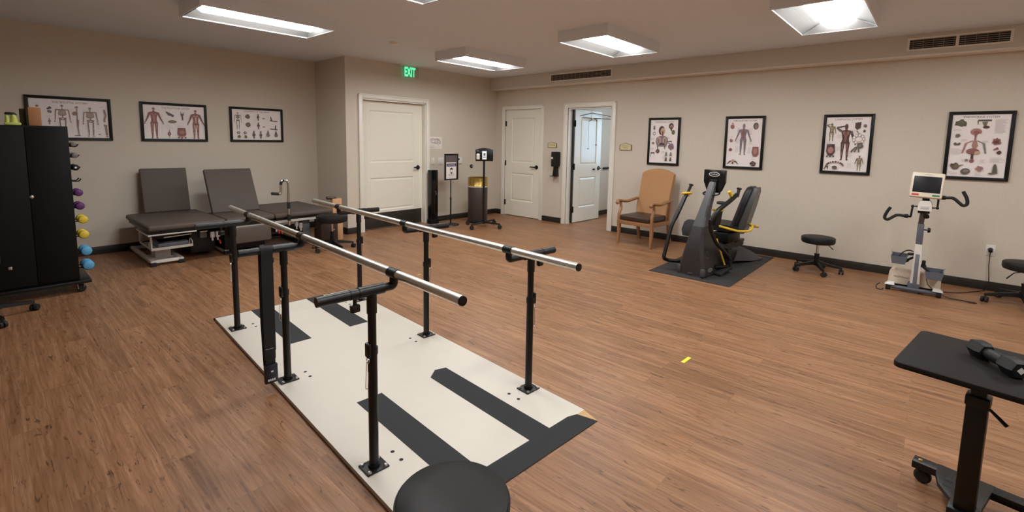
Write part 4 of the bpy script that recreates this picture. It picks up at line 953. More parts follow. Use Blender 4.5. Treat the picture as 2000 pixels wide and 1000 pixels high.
tb = thing('treatment_table', 'narrow grey treatment table with raised backrest and dropped front panel, in the middle', 'treatment table', (2.18, 6.65, 0), 0, 'grey treatment tables')
X = lambda v: v-2.18
Yl = lambda v: v-6.65
cushion(MB(), X(1.902), Yl(6.165), X(2.452), Yl(6.74), ZC-.062, ZC).obj('seat_cushion', 'taupe', parent=tb)
bk = backrest(tb, X(1.92), X(2.482), Yl(6.72), R_(28), .61)
MB().box((X(1.95), .058, .05), (X(2.45), .075, .55), bev=.004).obj('back_board', 'black', parent=bk)
MB().tube([(X(2.2), Yl(7.05), .40), (X(2.2), Yl(6.98), .80)], .012, seg=10).obj('back_strut', 'black', parent=tb)
MB().box((X(1.92), Yl(6.20), .38), (X(2.43), Yl(7.25), .423), bev=.004).obj('deck', 'black', parent=tb)
MB().box((X(1.955), Yl(6.17), .165), (X(2.405), Yl(6.215), .362), bev=.016, seg=3).obj('leg_panel', 'taupe', parent=tb)
MB().box((X(1.98), Yl(6.215), .2), (X(2.38), Yl(6.228), .378), bev=.003).obj('panel_board', 'silver', parent=tb)
MB().box((X(1.945), Yl(6.42), .06), (X(2.415), Yl(7.2), .385), bev=.01).obj('lift_housing', 'black', parent=tb)
MB().box((X(1.95), Yl(6.45), .02), (X(2.0), Yl(7.3), .06), bev=.003).box((X(2.36), Yl(6.45), .02), (X(2.41), Yl(7.3), .06), bev=.003).box((X(2.0), Yl(6.6), .02), (X(2.36), Yl(6.8), .055), bev=.003).obj('base_frame', 'silver', parent=tb)
for x in (1.975, 2.385):
    for y in (6.46, 7.28): MB().box((X(x)-.028, Yl(y)-.02, 0), (X(x)+.028, Yl(y)+.03, .045), bev=.006).obj('foot_cap', 'rubber', parent=tb)

tc = thing('treatment_table', 'wide flat grey treatment table by the wall corner with a chrome assist handle', 'treatment table', (2.845, 6.70, 0), 0, 'grey treatment tables')
X = lambda v: v-2.845
Yl = lambda v: v-6.70
cushion(MB(), X(2.458), Yl(6.165), X(3.235), Yl(7.24), ZC-.062, ZC).obj('seat_cushion', 'taupe', parent=tc)
MB().box((X(2.48), Yl(6.20), .392), (X(3.215), Yl(7.22), .423), bev=.004).obj('deck', 'black', parent=tc)
MB().box((X(2.47), Yl(6.205), .36), (X(3.16), Yl(6.23), .391), bev=.003).box((X(2.47), Yl(6.23), .365), (X(2.495), Yl(7.2), .391), bev=.003).box((X(3.17), Yl(6.23), .365), (X(3.195), Yl(7.2), .391), bev=.003).obj('side_rail', 'white', parent=tc)
MB().box((X(2.865), Yl(6.31), .10), (X(2.965), Yl(6.5), .362), bev=.006).obj('lift_column', 'greyplastic', parent=tc)
MB().box((X(2.80), Yl(6.34), .02), (X(3.02), Yl(6.42), .09), bev=.004).box((X(2.86), Yl(6.42), .02), (X(2.96), Yl(7.1), .06), bev=.004).box((X(2.60), Yl(7.06), .02), (X(3.16), Yl(7.14), .06), bev=.004).obj('base_frame', 'black', parent=tc)
for x in (2.815, 3.005): MB().box((X(x)-.02, Yl(6.33), 0), (X(x)+.02, Yl(6.43), .022), bev=.004).obj('foot_cap', 'rubber', parent=tc)
for x in (2.62, 3.14): MB().box((X(x)-.02, Yl(7.05), 0), (X(x)+.02, Yl(7.15), .022), bev=.004).obj('foot_cap', 'rubber', parent=tc)
clampset(tc, X(2.765), Yl(6.27), .30); clampset(tc, X(2.82), Yl(6.27), .27); clampset(tc, X(2.50), Yl(6.26), .30)
redlever(tc, X(2.515), Yl(6.24), .27); redlever(tc, X(2.555), Yl(6.25), .26)
# assist handle: chrome tube with offset crook
hy = Yl(6.10)
hb = MB().tube(fillet([(X(2.599), hy, .335), (X(2.599), hy, .82), (X(2.598), hy, .915), (X(2.512), hy, .915), (X(2.510), hy, .80), (X(2.506), hy, .742), (X(2.40), hy, .756)], .045, 7), .0155, seg=14); ah = hb.obj('assist_handle', 'chrome', parent=tc)
MB().tube([(X(2.478), hy, .746), (X(2.395), hy, .757)], .0185, seg=14).obj('hand_grip', 'rubber', parent=ah)
MB().tube(spline([(X(2.548), hy, .914), (X(2.527), hy, .905), (X(2.513), hy, .885), (X(2.511), hy, .86)], 4), .0172, seg=14).obj('arch_sleeve', 'rubber', parent=ah)
MB().cyl((X(2.599), hy, .55), (X(2.599), hy, .632), .0195).cyl((X(2.599), hy, .395), (X(2.599), hy, .475), .0195).obj('joint_sleeve', 'rubber', parent=ah)
MB().box((X(2.585), hy-.01, .40), (X(2.613), Yl(6.206), .44), bev=.003).obj('mount_bracket', 'black', parent=ah)

# wooden things by the corner
ws = thing('wooden_step_stand', 'upright tan wooden stand behind the rolling stool at the wall corner', 'wooden stand', (3.365, 6.33, 0))
MB().box((-.068, -.035, .0), (.068, .035, .60), bev=.003).obj('upright_board', 'tanwood', parent=ws)
MB().box((.0685, -.035, .0), (.078, .035, .30), bev=.002).obj('edge_strip', 'rawwood', parent=ws)
MB().cyl((-.14, 0, .615), (-.01, 0, .605), .022).obj('top_roll', 'brownvinyl', parent=ws)
db = thing('wooden_box', 'low dark brown box under the rolling stool beside the tan wooden stand', 'box', (3.15, 6.22, 0))
MB().box((-.12, -.10, .015), (.12, .10, .34), bev=.003).obj('box_body', 'darkwood', parent=db)
MB().lathe([(0, 0), (.01, 0), (.009, .012), (0, .014)], (.06, -.10, .20), axis='Y', seg=12).obj('knob', 'zinc', parent=db)
for x in (-.1, .1):
    for y in (-.08, .08): MB().cyl((x, y, 0), (x, y, .016), .015).obj('foot', 'rubber', parent=db)

# ---------------------------------------------------------------- things along the back wall
tb2 = thing('tall_case', 'tall narrow black case standing right of the wide door', 'case', (5.225, 6.46, 0))
MB().box((-.072, -.05, .07), (.072, .05, .935), bev=.006).obj('case_body', 'gloss', parent=tb2)
MB().box((-.085, -.06, 0), (.085, .06, .075), bev=.006).obj('plinth', 'black', parent=tb2)
MB().box((.012, -.0512, .55), (.032, -.0498, .575)).box((.018, -.0512, .525), (.04, -.0498, .533)).box((.018, -.0512, .508), (.04, -.0498, .516)).obj('case_mark', 'greydb', parent=tb2, smooth=False)
ns = thing('notice_sign', 'freestanding black-framed notice sign asking for face masks', 'floor sign', (5.362, 6.15, 0))
MB().cyl((0, 0, 0), (0, 0, .014), .15, r2=.14, seg=36).cyl((0, 0, .014), (0, 0, .03), .03, r2=.016).obj('sign_base', 'black', parent=ns)
MB().cyl((0, 0, .02), (0, 0, .46), .0125).cyl((0, 0, .45), (0, 0, .785), .0095).cyl((0, 0, .44), (0, 0, .475), .016).obj('sign_pole', 'black', parent=ns)
mb = MB(); W_, z0, z1 = .1525, .777, 1.222
for a, b_ in (((-W_, z0), (-W_+.022, z1)), ((W_-.022, z0), (W_, z1)), ((-W_+.022, z0), (W_-.022, z0+.022)), ((-W_+.022, z1-.022), (W_-.022, z1))): mb.box((a[0], -.022, a[1]), (b_[0], -.006, b_[1]), bev=.003)
mb.box((-W_+.022, -.012, z0+.022), (W_-.022, -.008, z1-.022), bev=.0).obj('sign_frame', 'black', parent=ns)
mb = MB(); mb.box((-W_+.022, -.0135, 1.08), (W_-.022, -.012, z1-.022), 'i_ink'); mb.box((-.113, -.0145, .80), (.113, -.012, 1.078), 'paper')
mb.box((-.105, -.0152, 1.008), (.105, -.0144, 1.058), 'i_navyink'); mb.text('NOTICE', 0, 1.033, .16, -.0156, 'print_w', h=.026)
q = [(.036*math.cos(i*PI/12), .945+.042*math.sin(i*PI/12)) for i in range(24)]
mb.faces([[(x, -.0150, z) for x, z in q[::-1]]], 'i_blackink'); mb.faces([[(x, -.0154, z) for x, z in ((-.027, .955), (.027, .955), (.03, .93), (.012, .908), (-.012, .908), (-.03, .93))[::-1]]], 'print_w')
mb.faces([[(x, -.0154, z) for x, z in ((-.026, .905), (.026, .905), (.016, .884), (-.016, .884))]], 'i_blackink')
mb.text('FACE MASKS', 0, .872, .135, -.0150, 'i_navyink', h=.016).text('REQUIRED', 0, .85, .105, -.0150, 'i_navyink', h=.015).box((-.08, -.0151, .820), (.08, -.0144, .824), 'i_ltext')
mb.obj('sign_sheet', None, parent=ns, smooth=False)

tr = thing('trash_can', 'brown round trash can with polished brass collar behind the wheeled stand', 'trash can', (5.90, 6.04, 0))
MB().lathe([(0, .02), (.165, .02), (.172, .03), (.175, .64), (.168, .652), (.16, .648), (.155, .6), (0, .6)], seg=48).obj('can_body', 'trashbrown', parent=tr)
MB().lathe([(0, 0), (.15, 0), (.15, .022), (0, .022)], seg=36).obj('foot_ring', 'rubber', parent=tr)
MB().lathe([(.176, .648), (.18, .655), (.177, .66), (.177, .80), (.170, .806), (.165, .80), (.165, .655), (.168, .65)], seg=48).obj('brass_collar', 'brass', parent=tr)
MB().lathe([(.176, .634), (.1805, .640), (.1805, .649), (.176, .655), (.17, .645)], seg=48).obj('white_band', 'white', parent=tr)

cs = thing('kiosk_stand', 'black wheeled screening stand with small lit tablet in front of the trash can', 'stand', (5.63, 5.62, 0), R_(-40))
MB().cyl((0, 0, .075), (0, 0, 1.15), .0175).cyl((0, 0, .06), (0, 0, .12), .03).obj('stand_pole', 'black', parent=cs)
for i in range(4):
    a = R_(50)+PI/2*i; ca, sa = math.cos(a), math.sin(a)
    MB().tube([(ca*.02, sa*.02, .085), (ca*.33, sa*.33, .082)], [.018, .014], seg=8).obj('base_leg', 'black', parent=cs)
    c = MB().cyl((ca*.32, sa*.32, .06), (ca*.32, sa*.32, .08), .01); c.lathe([(0, -.016), (.03, -.016), (.036, -.008), (.036, .008), (.03, .016), (0, .016)], (ca*.33, sa*.33, .036), axis='Y', seg=22); c.obj('caster', 'rubber', parent=cs)
pz = 1.115
arch = [(-.145, pz), (.145, pz), (.148, pz+.19)]+[(.148-.296*i/8, pz+.19+.028*math.sin(PI*i/8)) for i in range(1, 8)]+[(-.148, pz+.19)]
MB().prism(arch, -.04, -.012, bev=.004).obj('panel', 'gloss', parent=cs)
MB().box((-.042, -.052, pz+.02), (.042, -.041, pz+.175), bev=.004).obj('tablet', 'black', parent=cs)
MB().box((-.036, -.0535, pz+.03), (.036, -.0515, pz+.168)).obj('tablet_screen', 'tablet', parent=cs, smooth=False)
MB().box((-.022, -.0545, pz+.06), (.022, -.0532, pz+.075), bev=.0).box((-.016, -.0545, pz+.09), (.016, -.0532, pz+.135)).obj('screen_graphic', 'slate', parent=cs, smooth=False)
MB().ball((-.105, -.055, pz+.105), (.03, .022, .022)).cyl((-.105, -.052, pz+.03), (-.105, -.052, pz+.10), .028, seg=18).obj('sanitizer_bottle', 'white', parent=cs)
MB().box((.07, -.043, pz+.02), (.13, -.039, pz+.17), bev=.002).obj('side_panel', 'black', parent=cs)

# ---------------------------------------------------------------- armchair
ch = thing('armchair', 'high-back wooden armchair with tan fabric back and brown vinyl seat', 'armchair', (6.385, 3.085, 0), R_(-94.5))
for s in (-1, 1):
    MB().loft([[(s*.262+a*w_, -.245+y_+b_*w_, z) for a, b_ in ((-1, -1), (1, -1), (1, 1), (-1, 1))] for z, w_, y_ in ((0, .013, -.012), (.03, .014, -.010), (.12, .017, 0), (.22, .020, .006), (.34, .023, .0))]).obj('front_leg', 'chairwood', parent=ch)
    sup = spline([(s*.262, -.245, .33), (s*.262, -.25, .42), (s*.262, -.235, .47), (s*.264, -.205, .53), (s*.266, -.22, .60)], 4)
    MB().tube(sup, [.023, .019], seg=10).obj('arm_support', 'chairwood', parent=ch)
    ap = spline([(s*.268, -.305, .598), (s*.268, -.285, .628), (s*.268, -.23, .628), (s*.265, -.05, .605), (s*.258, .12, .625), (s*.255, .215, .635)], 4)
    MB().tube(ap, [.030, .030, .028, .026, .024, .022], seg=12, flat=.7).obj('armrest', 'chairwood', parent=ch) if False else MB().tube(ap, .026, seg=12, flat=.8).ball((s*.268, -.298, .602), (.027, .022, .027)).obj('armrest', 'chairwood', parent=ch)
    MB().loft([[(s*.25+a*.018, y_+b_*.02, z) for a, b_ in ((-1, -1), (1, -1), (1, 1), (-1, 1))] for z, y_ in ((0, .31), (.2, .255), (.36, .225), (.64, .265))]).obj('rear_leg', 'chairwood', parent=ch)
MB().box((-.245, -.262, .295), (.245, -.232, .352), bev=.004).box((-.268, -.235, .295), (-.24, .22, .352), bev=.004).box((.24, -.235, .295), (.268, .22, .352), bev=.004).box((-.235, .205, .295), (.235, .235, .352), bev=.004).obj('seat_rail', 'chairwood', parent=ch)
MB().box((-.238, -.27, .352), (.238, .20, .43), bev=.022, seg=3).obj('seat_cushion', 'brownvinyl', parent=ch)
def bsec(z, hw_, y_, t):
    n = 10; out = []
    for i in range(n+1):
        x = -hw_+2*hw_*i/n; out.append((x, y_-t*.5-.012*math.cos(x/hw_*PI/2), z+(.062*math.cos(x/hw_*PI/2)**.8 if z > 1. else 0)))
    for i in range(n, -1, -1):
        x = -hw_+2*hw_*i/n; out.append((x, y_+t*.5, z+(.062*math.cos(x/hw_*PI/2)**.8 if z > 1. else 0)))
    return out
MB().loft([bsec(.40, .238, .205, .05), bsec(.55, .242, .235, .062), bsec(.80, .248, .30, .066), bsec(1.0, .252, .352, .064), bsec(1.012, .25, .356, .06), bsec(1.022, .242, .358, .04)]).obj('backrest', 'tan', parent=ch, ang=50)

# ---------------------------------------------------------------- recumbent cross trainer on mat
tag(MB().box((5.065, 1.475, 0), (6.85, 2.36, .006), bev=.002).obj('equipment_mat', 'mat'), 'thin black rubber mat under the recumbent trainer', 'mat')
rt = thing('recumbent_trainer', 'charcoal recumbent cross trainer with yellow grips on a black mat', 'exercise machine', (5.195, 1.93, .006), R_(-99))
def tsec(z, y0, y1, hw_, hb, ch_=.03):
    """tower section: front width hw_, rear width hb, chamfered front corners"""
    return [(-hw_+ch_, y0, z), (hw_-ch_, y0, z), (hw_, y0+ch_, z), (hb, y1, z), (-hb, y1, z), (-hw_, y0+ch_, z)]
MB().loft([tsec(.012, -.01, .40, .155, .14), tsec(.09, -.005, .40, .152, .135), tsec(.25, .005, .36, .12, .11), tsec(.42, .045, .32, .09, .08), tsec(.545, .085, .30, .072, .066, .022)]).obj('tower_cover', 'charcoal', parent=rt)
MB().box((-.13, -.012, .0), (.13, .38, .012)).box((.115, -.02, .01), (.165, .02, .10), bev=.012).box((-.165, -.02, .01), (-.115, .02, .10), bev=.012).box((-.028, -.0205, .02), (.028, -.008, .035), bev=.002).obj('floor_foot', 'charcoal2', parent=rt)
def csec(z, y0, hw_, d): return [(-hw_+.012, y0, z), (hw_-.012, y0, z), (hw_, y0+.02, z), (hw_*.85, y0+d, z), (-hw_*.85, y0+d, z), (-hw_, y0+.02, z)]
MB().loft([csec(.54, .086, .070, .16), csec(.70, .165, .052, .12), csec(.85, .245, .044, .09), csec(1.0, .325, .040, .07), csec(1.03, .343, .036, .05)]).obj('tower_column', 'charcoal2', parent=rt)
MB().tube([(.0, .30, .70), (.0, .40, .98)], .03, seg=10).obj('inner_mast', 'black', parent=rt)
con = [(-.125, 1.165), (.125, 1.165), (.125, 1.03), (.085, .93), (.06, .905), (-.06, .905), (-.085, .93), (-.125, 1.03)]
cn = MB().prism(con, .385, .43, bev=.006).box((-.05, .36, .95), (.05, .39, 1.06), bev=.006).obj('console', 'gloss', parent=rt)
mb = MB(); E_ = [(.064*math.cos(i*PI/16), 1.115+.026*math.sin(i*PI/16)) for i in range(32)]; I_ = [(.055*math.cos(i*PI/16), 1.115+.019*math.sin(i*PI/16)) for i in range(32)]
mb.faces([[(E_[i][0], .3842, E_[i][1]), (E_[(i+1) % 32][0], .3842, E_[(i+1) % 32][1]), (I_[(i+1) % 32][0], .3842, I_[(i+1) % 32][1]), (I_[i][0], .3842, I_[i][1])] for i in range(32)]); mb.text('NuStep', 0, 1.114, .078, .3842, h=.024)
mb.obj('console_badge', 'print_w', parent=cn, smooth=False)
for x, z in ((-.012, 1.035), (.03, .99)): MB().lathe([(0, 0), (.006, 0), (.005, .004), (0, .004)], (x, .360 if x < 0 else .385, z), axis='Y', seg=10).obj('screw', 'zinc', parent=cn)
MB().tube(fillet([(-.07, .40, .915), (-.10, .33, .895), (-.04, .28, .88), (.04, .28, .88), (.10, .33, .895), (.07, .40, .915)], .04), .009, seg=10).obj('console_handle', 'black', parent=rt)
# arms
def arm(pts, name='arm_lever', r0=.020): return MB().tube(fillet(pts, .05, 4), r0, seg=12).obj(name, 'black', parent=rt)
la = arm([(-.13, .17, .10), (-.31, .03, .105), (-.33, -.03, .135), (-.33, .10, .50), (-.32, .36, .84), (-.31, .39, .875)], r0=.0215)
MB().tube([(-.33, .17, .58), (-.322, .34, .82)], .025, seg=12).obj('arm_sleeve', 'gloss', parent=la)
def grip(parent, p, q):
    MB().tube([p, q], .017, seg=12).cyl(tuple(Vector(q)-Vector((0, 0, .003))), tuple(Vector(q)+Vector((0, .004, .008))), .026, seg=16).obj('hand_grip', 'rubber', parent=parent)
grip(la, (-.315, .39, .875), (-.305, .435, .965))
MB().tube(spline([(-.36, .36, .86), (-.33, .345, .87), (-.29, .36, .875), (-.275, .40, .87)], 4), [.016, .02, .02, .014], seg=10).tube([(-.35, .37, .845), (-.29, .38, .845)], .014, seg=10).obj('yellow_guard', 'yellow', parent=la)
ra = arm([(.20, -.02, .64), (.225, .06, .745), (.25, .30, .85), (.25, .42, .90)], r0=.024)
grip(ra, (.25, .44, .88), (.25, .475, .965))
MB().tube(spline([(.235, .36, .865), (.23, .33, .91), (.225, .30, .945)], 4), [.018, .024, .018], seg=10).obj('yellow_guard', 'yellow', parent=ra)
MB().lathe([(0, -.02), (.045, -.014), (.055, 0), (.045, .014), (0, .02)], (.19, .22, .82), seg=20).obj('elbow_pad', 'rubber', parent=ra)
arm([(.20, -.02, .66), (.195, .0, .55), (.20, .13, .39), (.215, .38, .22), (.215, .50, .11), (.19, .42, .075), (.14, .24, .09)], 'link_tube', .020)
# pedals
MB().box((.13, .22, .03), (.235, .50, .06), bev=.008, rot=(R_(12), 0, 0)).loft([[(.14, .46, .04), (.23, .46, .04), (.23, .50, .06), (.14, .50, .06)], [(.145, .36, .30), (.225, .36, .30), (.225, .40, .31), (.145, .40, .31)]]).obj('foot_pedal', 'rubber', parent=rt)
MB().loft([[(-.22, .16, .40), (-.12, .16, .40), (-.12, .22, .40), (-.22, .22, .40)], [(-.24, .17, .47), (-.10, .17, .47), (-.10, .24, .47), (-.24, .24, .47)], [(-.24, .22, .55), (-.10, .22, .55), (-.10, .30, .55), (-.24, .30, .55)], [(-.22, .25, .575), (-.12, .25, .575), (-.12, .30, .575), (-.22, .30, .575)]]).obj('foot_pedal', 'rubber', parent=rt)
MB().tube([(.12, .30, .40), (.165, .36, .20), (.185, .42, .06)], [.009, .009, .011], seg=8).ball((.185, .42, .055), .016).obj('yellow_link', 'yellow', parent=rt)
MB().tube([(-.15, .22, .40), (-.145, .24, .33), (-.12, .26, .22)], [.009, .008, .008], seg=8).obj('yellow_link', 'yellow', parent=rt)
def ring(rx, rz, t=.006):
    mb = MB(); n = 24; q = [(math.cos(2*PI*i/n), math.sin(2*PI*i/n)) for i in range(n)]
    mb.faces([[(q[i][0]*rx, 0, q[i][1]*rz), (q[(i+1) % n][0]*rx, 0, q[(i+1) % n][1]*rz), (q[(i+1) % n][0]*(rx-t), 0, q[(i+1) % n][1]*(rz-t)), (q[i][0]*(rx-t), 0, q[i][1]*(rz-t))] for i in range(n)]); return mb
ring(.026, .04, .003).obj('side_badge', 'greydb', parent=rt, smooth=False, loc=(.129, .10, .245), rot=(R_(-7), 0, R_(86)))
ring(.04, .02, .003).text('NuStep', 0, 0, .05, -.0005, h=.014).obj('side_badge', 'print_w', parent=rt, smooth=False, loc=(.1555, .13, .075), rot=(0, 0, R_(88)))
# rear rail, seat frame and seat
MB().loft([[(-.05, .38, z), (.05, .38, z), (.05, 1.12, z+.02), (-.05, 1.12, z+.02)] for z in (.20, .275)]).box((-.06, .9, .27), (.06, 1.12, .30), bev=.006).obj('seat_rail', 'charcoal', parent=rt)
MB().loft([[(-.05, .82, .05), (.05, .82, .05), (.05, .82, .22), (-.05, .82, .22)], [(-.10, 1.06, .03), (.10, 1.06, .03), (.07, 1.06, .20), (-.07, 1.06, .20)], [(-.14, 1.25, .012), (.14, 1.25, .012), (.09, 1.25, .13), (-.09, 1.25, .13)], [(-.15, 1.42, .005), (.15, 1.42, .005), (.11, 1.42, .05), (-.11, 1.42, .05)]]).box((-.16, 1.36, 0), (.16, 1.44, .03), bev=.008).obj('rear_foot', 'charcoal2', parent=rt)
MB().box((-.06, .30, .03), (.06, .95, .20), bev=.02).obj('lower_body', 'black', parent=rt)
MB().box((-.10, .62, .30), (.10, .92, .42), bev=.02).cyl((0, .8, .28), (0, .8, .44), .05).obj('seat_carriage', 'black', parent=rt)
SP, SA = (0, .865, 0), R_(-75)
MB().loft([[(-.17, -.34, .465), (.17, -.34, .465), (.17, -.34, .495), (-.17, -.34, .495)], [(-.21, -.26, .435), (.21, -.26, .435), (.205, -.26, .515), (-.205, -.26, .515)], [(-.215, 0, .43), (.215, 0, .43), (.21, 0, .505), (-.21, 0, .505)], [(-.19, .11, .45), (.19, .11, .45), (.19, .11, .50), (-.19, .11, .50)]]).obj('seat_cushion', 'vinylblack', parent=rt, ang=60, loc=SP, rot=(0, 0, SA))
def sb(z, y_, hw_, t): return [(-hw_, y_+.02, z), (-hw_*.75, y_-.015, z), (hw_*.75, y_-.015, z), (hw_, y_+.02, z), (hw_*.95, y_+t, z), (-hw_*.95, y_+t, z)]
MB().loft([sb(.47, .03, .17, .05), sb(.56, .055, .20, .06), sb(.75, .11, .205, .06), sb(.90, .155, .18, .06), sb(.95, .175, .15, .05), sb(.965, .185, .12, .04)]).obj('seat_back', 'navypad', parent=rt, ang=60, loc=SP, rot=(0, 0, SA))
MB().loft([sb(.42, .08, .17, .09), sb(.56, .115, .20, .085), sb(.75, .17, .20, .075), sb(.90, .215, .175, .06), sb(.955, .23, .145, .045)]).obj('seat_shell', 'charcoal2', parent=rt, ang=50, loc=SP, rot=(0, 0, SA))
MB().tube(fillet([(-.02, .62, .49), (.20, .625, .462), (.31, .69, .475), (.285, .80, .52), (.20, .90, .52)], .05), .0135, seg=10).obj('yellow_bar', 'yellow', parent=rt)
MB().tube(fillet([(.0, 1.08, .49), (.18, 1.09, .47), (.26, 1.03, .48), (.24, .95, .50)], .04), .0125, seg=10).obj('yellow_bar', 'yellow', parent=rt)
MB().loft([[(.02, .30, .55), (.09, .30, .55), (.09, .42, .55), (.02, .42, .55)], [(.03, .38, .70), (.09, .38, .70), (.09, .46, .70), (.03, .46, .70)]]).obj('knee_guide', 'black', parent=rt)
MB().box((.01, .37, .70), (.105, .46, .722), bev=.004).obj('yellow_cap', 'yellow', parent=rt)

# ---------------------------------------------------------------- upright motor cycle
mc = thing('arm_leg_cycle', 'white and grey upright arm and leg cycle with screen by the right wall', 'exercise cycle', (6.25, .07, 0), RW)
xl = lambda Y: .07-Y
sn = MB().box((-.123, -.025, -.125), (.123, .03, .125), bev=.012, seg=3).obj('screen_housing', 'offwhite', parent=mc, loc=(.018, -.02, 1.092), rot=(R_(-14), R_(2), 0))
MB().box((-.104, -.0275, -.076), (.104, -.024, .086), bev=.001).obj('screen', 'lcd', parent=sn)
MB().box((-.105, -.028, -.108), (-.05, -.0245, -.092), bev=.002).obj('red_button', 'red', parent=sn); MB().box((.05, -.028, -.108), (.105, -.0245, -.092), bev=.002).obj('green_button', 'green', parent=sn)
MB().text('MOTOmed', 0, .103, .05, -.0262, h=.007).obj('screen_mark', 'greydb', parent=sn, smooth=False)
MB().box((-.005, -.01, .92), (.05, .04, .99), bev=.006).obj('screen_neck', 'black', parent=mc)
MB().loft([[(x*sx+.02, y_*1., z) for x, y_ in ((-.05, -.055), (.05, -.055), (.055, .07), (-.055, .07))] for z, sx in ((.842, 1.08), (.90, 1.02), (.93, .86), (.94, .7))]).obj('crank_head', 'white', parent=mc)
MB().box((-.012, -.058, .862), (.052, -.054, .892), bev=.002).obj('head_label', 'silver', parent=mc)
MB().box((-.03, -.04, .815), (.062, .06, .845), bev=.006).cyl((.04, -.06, .786), (.04, -.04, .80), .024, r2=.02).obj('head_clamp', 'black', parent=mc)
def crank(pts, hand):
    c = MB().tube(pts[:3], .009, seg=10).ball(pts[1], .014).obj('crank_arm', 'black', parent=mc)
    p = pts[2]; q = hand[0]
    MB().tube([p, q], .010, seg=10).tube([hand[0], tuple(Vector(hand[0])+(Vector(hand[1])-Vector(hand[0])).normalized()*.03)], .020, seg=14).obj('crank_joint', 'black', parent=c)
    MB().tube(spline(hand, 5), .0145, seg=12).obj('hand_grip', 'rubber', parent=c)
crank([(-.035, 0, .878), (-.072, 0, .876), (-.079, 0, .768)], [(-.098, -.01, .771), (-.13, -.01, .772), (-.188, -.01, .772), (-.235, -.01, .735), (-.262, -.01, .718), (-.284, -.01, .737), (-.272, -.012, .79), (-.244, -.015, .848)])
crank([(.075, 0, .873), (.113, 0, .875), (.115, 0, .985)], [(.135, -.01, .982), (.17, -.01, .983), (.219, -.01, .983), (.262, -.01, .945), (.292, -.01, .920), (.318, -.01, .938), (.312, -.012, .99), (.281, -.015, 1.055)])
MB().loft([[(.012+o_-.022, -.02, z), (.012+o_+.022, -.02, z), (.012+o_+.022, .03, z), (.012+o_-.022, .03, z)] for z, o_ in ((.70, -.008), (.82, 0.0))]).obj('upper_column', 'drabcol', parent=mc) if 'drabcol' in M else MB().loft([[(.012+o_-.022, -.02, z), (.012+o_+.022, -.02, z), (.012+o_+.022, .03, z), (.012+o_-.022, .03, z)] for z, o_ in ((.70, -.008), (.82, 0.0))]).obj('upper_column', 'trashbrown', parent=mc)
MB().box((-.019, -.026, .495), (.033, .036, .705), bev=.006).obj('middle_column', 'slate', parent=mc)
MB().lathe([(0, 0), (.024, .002), (.026, .012), (.02, .024), (0, .026)], (.058, .005, .648), axis='X', seg=18).cyl((.03, .005, .648), (.06, .005, .648), .006).obj('clamp_knob', 'black', parent=mc)
MB().loft([[(-.02-a, -.035, z), (.036+a, -.035, z), (.036+a, .05, z), (-.02-a, .05, z)] for z, a in ((.05, .01), (.30, .004), (.50, -.002))]).obj('lower_column', 'white', parent=mc)
MB().box((-.008, -.038, .07), (.024, -.034, .40), bev=.002).obj('column_panel', 'greyplastic', parent=mc)
MB().box((-.045, -.05, .0), (.045, .05, .10), bev=.01).obj('column_foot', 'slate', parent=mc)
MB().loft([[(-.205*sx, .04, z), (.205*sx, .04, z), (.195*sx, .20, z), (-.195*sx, .20, z)] for z, sx in ((.055, 1.), (.14, 1.), (.185, .97), (.20, .9))]).obj('motor_body', 'offwhite', parent=mc)
MB().text('MOTOmed', -.10, .13, .12, .0385, h=.02).obj('body_mark', 'greydb', parent=mc, smooth=False)
MB().box((-.17, .05, .02), (.17, .19, .056)).obj('underframe', 'black', parent=mc)
MB().cyl((-.20, -.05, .038), (.20, -.05, .038), .019).cyl((-.20, .24, .03), (.20, .24, .03), .016).box((-.02, -.05, .02), (.02, .24, .05)).obj('floor_bar', 'slate', parent=mc)
for s in (-1, 1):
    MB().lathe([(0, -.02), (.026, -.02), (.027, 0), (.026, .02), (0, .02)], (s*.195, -.05, .028), axis='X', seg=20).obj('end_foot', 'rubber', parent=mc)
    MB().loft([[(s*.145, -.085, .062), (s*.225, -.085, .058), (s*.225, -.015, .062), (s*.145, -.015, .066)][::s], [(s*.15, -.075, .082), (s*.205, -.07, .078), (s*.205, -.03, .082), (s*.15, -.03, .088)][::s]]).obj('foot_cover', 'white', parent=mc)
def pedal(x0, x1, z0, z1, tilt):
    d = .014
    out = [(x0, z1), (x0+d, z0), (x1-d, z0), (x1, z1)]; inn = [(x1-.007, z1), (x1-d-.004, z0+.008), (x0+d+.004, z0+.008), (x0+.007, z1)]
    p = MB().prism(out+inn, -.15, .09); p.prism(out, -.158, -.15).prism([(x0-.01, z1+.018), (x0, z1-.002), (x1, z1-.002), (x1+.01, z1+.012), (x1-d, z0), (x0+d, z0)], .09, .098)
    return p.obj('foot_shell', 'slate', parent=mc, smooth=False)
pL = pedal(-.195, -.065, .30, .375, 0); pR = pedal(.075, .215, .19, .262, 0)
MB().tube(spline([(-.03, -.02, .42), (-.06, -.06, .435), (-.10, -.10, .42), (-.14, -.12, .36)], 4), .006, seg=8).obj('foot_strap', 'rubber', parent=pL)
MB().cyl((-.065, -.02, .39), (-.02, 0, .39), .014).box((-.09, -.03, .305), (-.055, -.005, .335), bev=.004, rot=(0, R_(-35), 0)).cyl((-.06, 0, .33), (-.02, 0, .36), .011).obj('pedal_crank', 'black', parent=mc)
MB().cyl((.035, 0, .285), (.075, -.02, .285), .016).box((.045, -.03, .29), (.075, 0, .345), bev=.008).tube([(.06, -.03, .28), (.10, -.08, .25), (.13, -.1, .235)], .012, seg=8).obj('pedal_crank', 'black', parent=mc)
MB().tube([(.09, -.1, .19), (.105, -.11, .13), (.15, -.07, .07)], .004, seg=6, flat=.4).obj('tie_cord', 'rubber', parent=pR)
